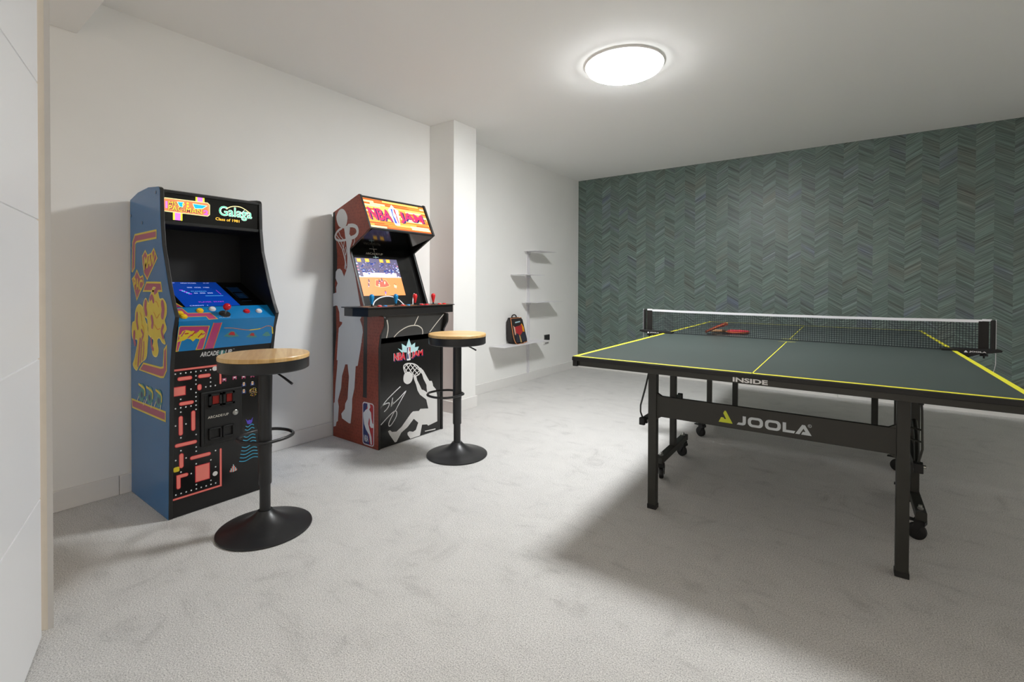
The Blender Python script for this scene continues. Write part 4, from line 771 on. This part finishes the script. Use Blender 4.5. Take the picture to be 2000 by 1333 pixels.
# ================================================================== BAR STOOLS
def make_stool():
    r = empty('bar_stool', (0, 0, 0))
    MB().lathe([(.192, 0), (.195, .003), (.194, .008), (.185, .012), (.15, .019), (.115, .028), (.085, .040), (.062, .054), (.046, .066), (.036, .076), (.030, .084), (.0, .084)], 56).build('base', SATIN, r, smooth=40)
    MB().lathe([(.0225, .075), (.0225, .22)], 28).build('piston', SATIN, r, smooth=40)
    MB().lathe([(.026, .2), (.0275, .205), (.0275, .36), (.0285, .365), (.0285, .415), (.0275, .42), (.0275, .722)], 28).build('column', SATIN, r, smooth=40)
    MB().lathe([(.03, .712), (.176, .716), (.182, .720), (.183, .724), (.183, .764), (.176, .766)], 64).build('seat_rim', SATIN, r, smooth=40)
    MB().lathe([(.176, .764), (.1835, .766), (.1845, .769), (.1845, .780), (.182, .7835), (.0, .784)], 64).build('seat', BAMBOO, r, smooth=30)
    loop = []                                   # D-shaped foot ring reaching towards local -x
    pts = [(.028, .03), (-.01, .085), (-.07, .115), (-.135, .095), (-.18, .045), (-.188, 0), (-.18, -.045), (-.135, -.095), (-.07, -.115), (-.01, -.085), (.028, -.03), (.04, 0)]
    loop = [(a, b, .392) for a, b in smooth_path(pts, 4, True)]
    MB().tube(loop, .0075, 10, True).build('footrest', SATIN, r, smooth=60)
    a = math.radians(81.5-216.9+180)
    d = Vector((math.cos(a), math.sin(a), 0))
    MB().tube([d*.03+Vector((0, 0, .706)), d*.075+Vector((0, 0, .700)), d*.115+Vector((0, 0, .682)), d*.158+Vector((0, 0, .660))], [.004, .004, .005, .0055], 8).build('lever', SATIN, r, smooth=60)
    return r
s1_ = make_stool(); s1_.location = (.95, 1.05, 0); s1_.rotation_euler.z = math.radians(151.4-180)
tag(s1_, 'black bar stool with round bamboo seat in front of the blue cabinet', 'stool', 'bar stools at the cabinets')
s2_ = copy_tree(s1_); s2_.location = (.999, 2.25, 0); s2_.rotation_euler.z = math.radians(216.9-180)
tag(s2_, 'black bar stool with round bamboo seat in front of the basketball cabinet', 'stool', 'bar stools at the cabinets')

# ================================================================== WALL SHELVES
sh = empty('rail_shelf', (0, 4.49, .085), 0, 'pale metal wall rail holding four staggered thin shelves', 'shelf')
SO = (0, 4.49, .085)
rail = MB()
rail.prism([(4.468, .115), (4.512, .115), (4.512, 1.486), (4.468, 1.486)], 0.0005, .005, 'x')
rail.box((.005, 4.468, .115), (.013, 4.475, 1.486)); rail.box((.005, 4.505, .115), (.013, 4.512, 1.486))
rail.prism([(4.468, .115), (4.512, .115), (4.494, .085), (4.486, .085)], 0.0005, .013, 'x')
rail.build('rail', SHELFM, sh, SO)
for ya, yb, z_ in ((4.402, 4.785, 1.483), (4.144, 4.530, 1.212), (4.362, 4.925, .903), (3.782, 4.648, .463)):
    MB().box((.0145, ya, z_), (.208, yb, z_+.004)).build('shelf', SHELFM, sh, SO, bevel=.001)
    MB().prism([(.0005, z_-.03), (.0145, z_-.03), (.0145, z_+.004), (.0005, z_+.004)], max(ya, 4.445), min(yb, 4.535)).build('bracket', SHELFM, sh, SO)
sk = empty('wall_socket', (0, 4.885, .46), 0, 'white wall socket with a black square plug beside the lowest shelf', 'socket')
KO = (0, 4.885, .46)
MB().box((.0005, 4.825, .385), (.009, 4.945, .505)).build('plate', TRIM, sk, KO, bevel=.003)
MB().box((.009, 4.832, .432), (.022, 4.94, .50)).build('plug', mat('charcoal_plastic', '#2b2b2b', .5), sk, KO, bevel=.004)
MB().box((.009, 4.85, .395), (.011, 4.93, .403)).build('switch', BLACKM, sk, KO)

# ================================================================== BACKPACK
BO = (.06, 4.19, .467)
bp = empty('backpack', BO, 0, 'small black backpack with orange piping and red front patch on lowest shelf', 'backpack')
NYL = mat('black_nylon', '#262120', .75, bump=.2, bscale=700, var=.08, vscale=60); NYG = mat('dark_navy_mesh', '#2a2b38', .8, bump=.2, bscale=900, var=.1, vscale=90)
y0, y1, zb, zt = 4.066, 4.305, .467, .745
def front_x(z): return .127+(.052-.127)*(z-zb)/(zt-zb)
body = MB(); rows = 9; ring = 20; idx = []
for i in range(rows):
    z = zb+(zt-zb)*i/(rows-1); e = 1-.30*(abs(2*i/(rows-1)-1)**6); xf = front_x(z)-.012*(1-e)*3; xb = .006
    yc, hw = (y0+y1)/2, (y1-y0)/2*e; xc, hx = (xf+xb)/2, (xf-xb)/2*(.8+.2*e)
    base = len(body.v)
    for k in range(ring):
        t = 2*PI*k/ring; c_, s_ = math.cos(t), math.sin(t); pw = .35
        body.v.append((xc+hx*math.copysign(abs(c_)**pw, c_), yc+hw*math.copysign(abs(s_)**pw, s_), z))
    idx.append(base)
for A_, B_ in zip(idx, idx[1:]):
    for k in range(ring): body.f.append((A_+k, A_+(k+1) % ring, B_+(k+1) % ring, B_+k)); body.m.append(0)
body.f.append(tuple(idx[0]+k for k in range(ring))); body.m.append(0); body.f.append(tuple(idx[-1]+k for k in range(ring))); body.m.append(0)
body.build('body', NYL, bp, BO, smooth=60)
fo = Vector((.127, 0, zb)); ftv = (Vector((.052, 0, zt))-fo).normalized(); fnv = Vector((ftv.z, 0, -ftv.x)); fl_ = (Vector((.052, 0, zt))-fo).length
def pocket(name, pts, d, m_, par, b=.004, lift=0):
    k = len(pts); mb = MB(); A_ = [fo+Vector((0, a, 0))+ftv*s_+fnv*(lift-.002) for a, s_ in pts]; B_ = [p+fnv*(d+.002) for p in A_]
    mb.v += [tuple(p) for p in A_+B_]; mb.f.append(tuple(range(k))); mb.m.append(0); mb.f.append(tuple(range(k, 2*k))); mb.m.append(0)
    for i in range(k): j = (i+1) % k; mb.f.append((i, j, k+j, k+i)); mb.m.append(0)
    return mb.build(name, m_, par, BO, bevel=b)
rim_pts = [(y0+.012, .012), (y1-.015, .012), (y1-.005, .04), (y1-.012, fl_-.03), (y1-.03, fl_-.008), (y0+.03, fl_-.008), (y0+.012, fl_-.03)]
fp_ = pocket('front_panel', rim_pts, .012, NYL, bp)
PIPE = mat('orange_piping', '#d98a52', .6, var=.05)
pp = [fo+Vector((0, a, 0))+ftv*s_+fnv*.012 for a, s_ in rim_pts]
MB().tube(smooth_path([tuple(p) for p in [pp[1], pp[0], pp[6], pp[5], pp[4]]], 5), .0035, 6).build('piping', PIPE, bp, BO)
pocket('front_patch', [(y0+.05, .115), (y0+.11, .085), (y0+.175, .115), (y1-.055, .20), (y0+.055, .185)], .004, mat('red_nylon', '#a8282c', .7, var=.06), fp_, .002, .012)
pocket('mesh_pocket', [(y0+.03, .015), (y0+.095, .018), (y0+.085, .105), (y0+.045, .115)], .010, NYG, fp_, .004, .012)
pocket('mesh_pocket', [(y0+.125, .018), (y1-.03, .022), (y1-.025, .10), (y1-.06, .125), (y0+.135, .10)], .010, NYG, fp_, .004, .012)
pocket('yellow_patch', [(y1-.068, .13), (y1-.03, .12), (y1-.025, .17), (y1-.05, .215), (y1-.072, .20)], .003, mat('amber_nylon', '#e89a1c', .7, var=.08), fp_, .001, .012)
pocket('pink_patch', [(y0+.028, .10), (y0+.048, .095), (y0+.052, .18), (y0+.032, .20)], .003, mat('peach_nylon', '#d8a890', .7, var=.05), fp_, .001, .012)
pocket('tan_strip', [(y0+.10, .012), (y0+.125, .012), (y0+.118, .09), (y0+.10, .09)], .003, mat('tan_nylon', '#b8985a', .7, var=.05), fp_, .001, .012)
pocket('name_tag', [(y0+.075, .225), (y1-.07, .232), (y1-.072, .245), (y0+.078, .238)], .003, mat('pale_tag', '#a8c8d0', .6), fp_, .001, .012)
MB().tube(smooth_path([(.035, y0+.075, zt-.008), (.035, y0+.08, zt+.018), (.035, y0+.115, zt+.030), (.035, y0+.15, zt+.018), (.035, y0+.155, zt-.008)], 5), .0065, 8).build('carry_handle', NYL, bp, BO, smooth=60)

# ================================================================== TABLE TENNIS TABLE
TO = (1.99944, 1.9717, 0); TH = .024407; W_, L_ = 1.525, 2.74
tb = empty('table_tennis_table', TO, TH, 'dark green table tennis table with yellow lines on black folding frame', 'table')
for half, (v0, v1) in enumerate(((0, 1.366), (1.374, 2.74))):
    tp = MB().box((0, v0, .745), (W_, v1, .760)).build('tabletop', TTOP, tb, bevel=.001)
    art = Art((0, 0, .760), (1, 0, 0), (0, 1, 0), (0, 0, 1), base=.0003, step=.0002)
    art.rect(0, v0, .02, v1, YEL).rect(W_-.02, v0, W_, v1, YEL)
    if half == 0: art.rect(.02, 0, W_-.02, .02, YEL)
    else: art.rect(.02, L_-.02, W_-.02, L_, YEL)
    art.rect(W_/2-.002, v0+.0, W_/2+.002, v1-.07 if half == 0 else v1, YEL) if half == 0 else art.rect(W_/2-.002, v0+.075, W_/2+.002, v1, YEL)
    tv = 1.290 if half == 0 else 1.458
    art.rect(W_/2-.045, tv-.004, W_/2+.045, tv+.004, YEL)
    art.build('boundary_lines', tp)
    e0 = v0 if half == 0 else v1
    sg = 1 if half == 0 else -1
    fr = MB()
    ya, yb_ = sorted((e0+.010*sg, e0+.035*sg)); fr.box((.006, ya, .7155), (W_-.006, yb_, .745))
    m0, m1 = (v0+.01, v1) if half == 0 else (v0, v1-.01)
    fr.box((.008, m0, .7155), (.033, m1, .745)); fr.box((W_-.033, m0, .7155), (W_-.008, m1, .745))
    ap = fr.build('apron', TMETAL, tb, bevel=.0015)
    ed = MB(); ya, yb_ = sorted((e0-.003*sg, e0+.012*sg)); ed.box((-.003, ya, .740), (W_+.003, yb_, .7575))
    ed.box((-.003, v0, .740), (.010, v1, .7575)); ed.box((W_-.010, v0, .740), (W_+.003, v1, .7575))
    ed.build('edge_band', TRUBBER, tb, bevel=.002)
    for uc in (.0, W_):
        u_a, u_b = (uc-.002, uc+.022) if uc == 0 else (uc-.022, uc+.002); ya, yb_ = sorted((e0+.001*sg, e0+.036*sg))
        MB().box((u_a, ya, .713), (u_b, yb_, .7405)).build('corner_cap', TRUBBER, tb, bevel=.003)
    if half == 0:
        art = Art((0, .010, 0), (1, 0, 0), (0, 0, 1), (0, -1, 0))
        art.text('INSIDE', [(.694, .7385), (.815, .7385), (.815, .7205), (.694, .7205)], P_WHITE, 1, .035); art.build('edge_lettering', ap)
    # legs at the end
    lv = (.292, .330) if half == 0 else (L_-.330, L_-.292)
    for ua_ in (.262, 1.2125):
        lg = MB().box((ua_, lv[0], .0), (ua_+.040, lv[1], .7155)).build('leg', TMETAL, tb, bevel=.002)
        MB().box((ua_-.002, lv[0]-.002, 0), (ua_+.042, lv[1]+.002, .022)).build('foot', TRUBBER, lg, bevel=.002)
    vb = .309 if half == 0 else L_-.309
    cb = MB().box((.300, vb-.009, .4565), (1.214, vb+.009, .5575)).build('apron_board', TMETAL, tb, bevel=.002)
    for uu, sx in ((.302, 1), (1.2125, -1)):
        for zz_, sz in ((.4565, -1), (.5575, 1)):
            MB().prism([(uu, zz_), (uu+.022*sx, zz_), (uu, zz_+.014*sz)], vb-.009, vb+.009, 'y').build('gusset', TMETAL, cb)
    if half == 0:
        art = Art((0, vb-.009, 0), (1, 0, 0), (0, 0, 1), (0, -1, 0))
        LG = mat('print_lime', '#c8d020', .4); LW = mat('print_silver', '#c5ccd0', .4)
        b_, h_ = .478, .0475
        art.poly([(.585, b_), (.6425, b_), (.6425, b_+.002), (.615, b_+.0535), (.6095, b_+.0535), (.604, b_+.042), (.6165, b_+.0165), (.609, b_+.0165), (.605, b_+.0225), (.595, b_+.0225)], LG, 1)
        def S(pts, w_=.0115): art.stroke(pts, w_, LW, 1, cap=False)
        # J O O L A
        art.poly([(.660, b_), (.685, b_), (.694, b_+.004), (.697, b_+.012), (.697, b_+.0405), (.684, b_+.0405), (.684, b_+.013), (.681, b_+.0105), (.667, b_+.0105)], LW, 1)
        for a0 in (.7045, .7715):
            a1 = a0+.0595; o_ = rrect(a0, b_-.001, a1, b_+.0415, .017, 5); i_ = rrect(a0+.0125, b_+.0095, a1-.0125, b_+.031, .008, 5); k = len(o_)
            for i in range(k): j = (i+1) % k; art.poly([o_[i], o_[j], i_[j], i_[i]], LW, 1)
        art.poly([(.838, b_), (.8795, b_), (.884, b_+.0105), (.8505, b_+.0105), (.8505, b_+.0405), (.838, b_+.0405)], LW, 1)
        art.poly([(.884, b_), (.899, b_), (.9135, b_+.026), (.920, b_+.0125), (.911, b_+.0125), (.905, b_), (.942, b_), (.9185, b_+.0405), (.908, b_+.0405)], LW, 1)
        art.outline([(.935+.006*math.cos(2*PI*i/12), b_+.040+.006*math.sin(2*PI*i/12)) for i in range(12)], .0015, LW, 1)
        art.text('R', [(.9325, b_+.043), (.9375, b_+.043), (.9375, b_+.037), (.9325, b_+.037)], LW, 1)
        art.build('board_lettering', cb)
    # folding undercarriage
    ctr = .905 if half == 0 else L_-.905
    for uc, sx in ((.205, -1), (1.322, 1)):
        MB().box((uc-.016, ctr-.020, .10), (uc+.016, ctr+.020, .7155)).build('post', TMETAL, tb, bevel=.002)
        wb = MB().box((uc-.019, ctr-.262, .098), (uc+.019, ctr+.262, .135)).build('wheel_bar', TMETAL, tb, bevel=.003)
        for dv in (-.222, .222):
            MB().lathe([(.011, 0), (.011, .006), (.007, .008), (.007, .018), (0, .018)], 12, (uc, ctr+dv, .135)).build('axle_nut', CHROME, wb, smooth=40)
            sw = {(0, -1, -.222): .35, (0, -1, .222): 1.15, (0, 1, -.222): 1.25, (0, 1, .222): 1.5, (1, -1, -.222): 1.1, (1, -1, .222): .6, (1, 1, -.222): 1.35, (1, 1, .222): .9}[(half, sx, dv)]
            Q = Matrix.Rotation(sw, 3, 'Z'); oo = (uc, ctr+dv, 0)
            ck = MB(); ck.box((-.017, -.017, .084), (.017, .017, .098), R=Q, o=oo)
            ck.box((-.019, -.020, .070), (.019, .018, .085), R=Q, o=oo)
            for a_ in (-.0185, .0145):
                n_ = len(ck.v); ck.prism([(-.018, .085), (.014, .085), (.024, .034), (.010, .024)], a_, a_+.004, 'x')
                for k in range(n_, len(ck.v)): ck.v[k] = tuple(Q @ Vector(ck.v[k])+Vector(oo))
            ck.box((-.012, .018, .078), (.012, .060, .084), R=Q, o=oo)
            cs = ck.build('caster', TRUBBER, tb)
            Rw = Q @ Matrix(((0, 0, 1), (0, 1, 0), (-1, 0, 0)))
            cc = Q @ Vector((0, .012, .0352))+Vector(oo)
            MB().lathe([(.010, -.012), (.030, -.012), (.035, -.008), (.035, .008), (.030, .012), (.010, .012)], 24, tuple(cc), Rw).build('wheel', TRUBBER, cs, smooth=40)
        # linkage rail, brace and latch rod of the near half
        if half == 0:
            Rx0 = Matrix(((0, 0, 1), (0, 1, 0), (-1, 0, 0))); ru = uc-.030; r0, r1 = ctr-.450, ctr+.255
            MB().box((ru-.012, r0, .362), (ru+.012, r1, .390)).build('link_rail', TMETAL, tb, bevel=.002)
            for rv in (r0, r1): MB().box((ru-.0145, rv-.010, .357), (ru+.0145, rv+.010, .395)).build('rail_cap', TRUBBER, tb, bevel=.003)
            if sx > 0: MB().tube([(uc-.004, ctr-.02, .47), (uc-.012, ctr-.2, .44), (ru, r0+.04, .385)], .010, 8).build('brace', TMETAL, tb, smooth=60)
            if sx < 0:
                MB().tube([(ru-.004, r0+.012, .395), (ru-.010, r0, .425), (ru-.008, r0-.005, .46), (ru+.050, r0-.10, .575), (ru+.075, r0-.12, .66)], .0045, 8).build('latch_rod', TMETAL, tb, smooth=60)
            else:
                MB().tube([(ru, r0+.012, .395), (ru+.006, r0+.01, .42), (ru+.012, r0+.01, .45), (ru+.010, r0+.012, .60), (ru+.002, r0+.014, .716)], .0042, 8).build('latch_rod', TMETAL, tb, smooth=60)
                for zz_ in (.478, .525): MB().tube([(ru+.011, r0+.01, zz_), (ru-.035, r0+.03, zz_+.004)], .0035, 6).build('latch_rung', TMETAL, tb, smooth=60)
                MB().box((ru-.003, r0+.004, .625), (ru+.015, r0+.02, .680)).build('latch_block', TRUBBER, tb, bevel=.003)
            MB().lathe([(.017, -.014), (.017, .016), (0, .016)], 16, (ru, r0+.03, .376), Rx0).build('pivot', TRUBBER, tb, smooth=40)
            MB().lathe([(.007, .014), (.007, .026), (0, .026)], 10, (ru, r0+.03, .376), Rx0).build('pivot_bolt', CHROME, tb, smooth=40)
        else:
            MB().tube([(uc-sx*.016, ctr-.02, .655), (uc+sx*.03, ctr-.05, .655), (uc+sx*.035, ctr-.055, .69), (uc+sx*.03, ctr-.055, .716)], .005, 8).build('hook', TMETAL, tb, smooth=60)

# ------------------------------------------------------------------ net on its clamps
NV = 1.370
nt_ = empty('table_tennis_net', TO, TH, 'black table tennis net with white top tape clamped across the table', 'net')
cs_, sn_ = math.cos(TH), math.sin(TH)
nt_.location = (TO[0]-sn_*NV, TO[1]+cs_*NV, 0)
NETM = mat('net_cord', '#1d222b', .8, var=.1, vscale=30); TAPE = mat('white_net_tape', '#e8e8ee', .7, bump=.1, bscale=800)
U0, U1 = -.085, 1.622
def top_z(u): t = (u-U0)/(U1-U0); return .9255-.0065*4*t*(1-t)+.0015*math.sin(t*37)*.3
mesh = MB(); nz = 12; nu = 142; wd = .00115
for i in range(nu+1):
    u = U0+(U1-U0)*i/nu; zt_ = top_z(u)-.010
    mesh.box((u-wd, -wd*.6, .7635), (u+wd, wd*.6, zt_))
seg = 24
for j in range(nz):
    for i in range(seg):
        ua_, ub_ = U0+(U1-U0)*i/seg, U0+(U1-U0)*(i+1)/seg
        za, zb_ = (.764+(top_z(ua_)-.012-.764)*j/nz), (.764+(top_z(ub_)-.012-.764)*j/nz); h_ = wd if j else .0016
        mesh.v += [(ua_, -wd*.7, za-h_), (ua_, wd*.7, za-h_), (ua_, wd*.7, za+h_), (ua_, -wd*.7, za+h_), (ub_, -wd*.7, zb_-h_), (ub_, wd*.7, zb_-h_), (ub_, wd*.7, zb_+h_), (ub_, -wd*.7, zb_+h_)]
        n_ = len(mesh.v)-8
        for q_ in ((0, 1, 5, 4), (1, 2, 6, 5), (2, 3, 7, 6), (3, 0, 4, 7)): mesh.f.append(tuple(n_+k for k in q_)); mesh.m.append(0)
nm = mesh.build('net_mesh', NETM, nt_); nm['kind'] = 'stuff'
tape = MB()
for i in range(40):
    ua_, ub_ = U0+(U1-U0)*i/40, U0+(U1-U0)*(i+1)/40; za, zb_ = top_z(ua_), top_z(ub_)
    n_ = len(tape.v); tape.v += [(ua_, -.003, za-.014), (ua_, .003, za-.014), (ua_, .003, za), (ua_, -.003, za), (ub_, -.003, zb_-.014), (ub_, .003, zb_-.014), (ub_, .003, zb_), (ub_, -.003, zb_)]
    for q_ in ((0, 1, 5, 4), (1, 2, 6, 5), (2, 3, 7, 6), (3, 0, 4, 7)): tape.f.append(tuple(n_+k for k in q_)); tape.m.append(0)
tape.box((U0-.035, -.0022, .918), (U0, .0022, .9285)); tape.box((U1, -.0022, .918), (U1+.035, .0022, .9285))
tape.build('top_tape', TAPE, nt_)
SLV = mat('black_net_sleeve', '#16120f', .8, bump=.3, bscale=400)
for side in (0, 1):
    X = (lambda u: u) if side == 0 else (lambda u: W_-u)
    def bx(u0, u1, v0, v1, z0, z1): a_, b_ = sorted((X(u0), X(u1))); return MB().box((a_, v0, z0), (b_, v1, z1))
    bx(-.122, -.083, -.0035, .0035, .770, .917).build('net_sleeve', SLV, nt_, bevel=.001)
    bx(-.146, -.128, -.009, .009, .768, .924).build('post', TRUBBER, nt_, bevel=.003)
    bx(-.149, -.1462, -.0015, .0015, .70, .9275).build('cord', TAPE, nt_)
    MB().tube([(X(-.1475), 0, .70), (X(-.142), -.004, .672), (X(-.135), .0, .645)], .0014, 6).build('cord_end', TAPE, nt_)
    pr_ = [(.062, .7608), (.062, .770), (-.16, .7785), (-.168, .774), (-.165, .766), (-.085, .750), (-.02, .722), (-.005, .738), (-.004, .7608)]
    cl = MB().prism([(X(a), b) for a, b in pr_], -.030, .030, 'y').build('clamp', TRUBBER, nt_, bevel=.0015)
    MB().prism([(X(a), b) for a, b in [(-.004, .710), (.05, .700), (.055, .706), (-.004, .722)]], -.012, .012, 'y').build('clamp_jaw', TRUBBER, nt_)
    MB().lathe([(.004, 0), (.004, .012), (.016, .012), (.016, .022), (0, .022)], 16, (X(-.105), 0, .728)).build('clamp_knob', TRUBBER, nt_, smooth=40)
    art = Art((0, -.030, 0), (1, 0, 0), (0, 0, 1), (0, -1, 0))
    a0, a1 = (-.110, -.025) if side == 0 else (1.550, 1.634)
    art.text('JOOLA', [(a0+.020, .7655), (a1, .7655), (a1, .7565), (a0+.020, .7565)], P_WHITE, 1, .03)
    art.poly([(a0, .7565), (a0+.016, .7565), (a0+.009, .7665), (a0+.006, .7665)], P_WHITE, 1)
    art.build('clamp_lettering', cl)

# ------------------------------------------------------------------ two bats beyond the net
def bat(label, uv, z, rz, tilt, tiltaxis):
    o = empty('table_tennis_bat', (0, 0, 0)); tag(o, label, 'bat', 'table tennis bats on the far half')
    RUB = mat('red_rubber', '#b81f2c', .55, var=.04); PLY = mat('orange_ply_edge', '#c87840', .5, var=.08)
    out = []
    for i in range(40):
        t = PI*(-.5+.0)+2*PI*i/40
        out.append((.075*math.cos(2*PI*i/40), .079*math.sin(2*PI*i/40)))
    MB().prism(out, .0045, .0105, 'z').build('blade', PLY, o, smooth=40)
    inn = [(a*.985, b*.985) for a, b in out if b > -.066]
    MB().prism(inn, .0105, .0145, 'z').build('rubber', RUB, o, smooth=40); MB().prism(inn, .0005, .0045, 'z').build('rubber', RUB, o, smooth=40)
    hd = MB(); k = 9; n = 12; rings = []
    for i in range(k):
        t = i/(k-1); y = -.062-.105*t; a = .013+.003*t*t+.004*(1-t)**3; c_ = .011
        base = len(hd.v); hd.v += [(a*math.cos(2*PI*q/n), y, .0075+c_*math.sin(2*PI*q/n)*(1 if t > .12 else .6)) for q in range(n)]; rings.append(base)
    for A_, B_ in zip(rings, rings[1:]):
        for q in range(n): hd.f.append((A_+q, A_+(q+1) % n, B_+(q+1) % n, B_+q)); hd.m.append(0)
    hd.f.append(tuple(rings[0]+q for q in range(n))); hd.m.append(0); hd.f.append(tuple(rings[-1]+q for q in range(n))); hd.m.append(0)
    hd.build('handle', wood_mat('handle_wood', '#8a5a30', '#b88a55', .5), o, smooth=60)
    u, v = uv
    o.location = (TO[0]+cs_*u-sn_*v, TO[1]+sn_*u+cs_*v, z)
    o.rotation_euler = (Matrix.Rotation(tilt, 3, Vector(tiltaxis)) @ Matrix.Rotation(rz, 3, 'Z')).to_euler()
    return o
bat('red table tennis bat lying flat on the table beyond the net', (.425, 1.655), .7645, math.radians(-80), 0.0, (0, 0, 1))
bat('red table tennis bat tilted up on the handle of the flat one', (.318, 1.515), .7985, math.radians(168), math.radians(-27), (0, 1, 0))
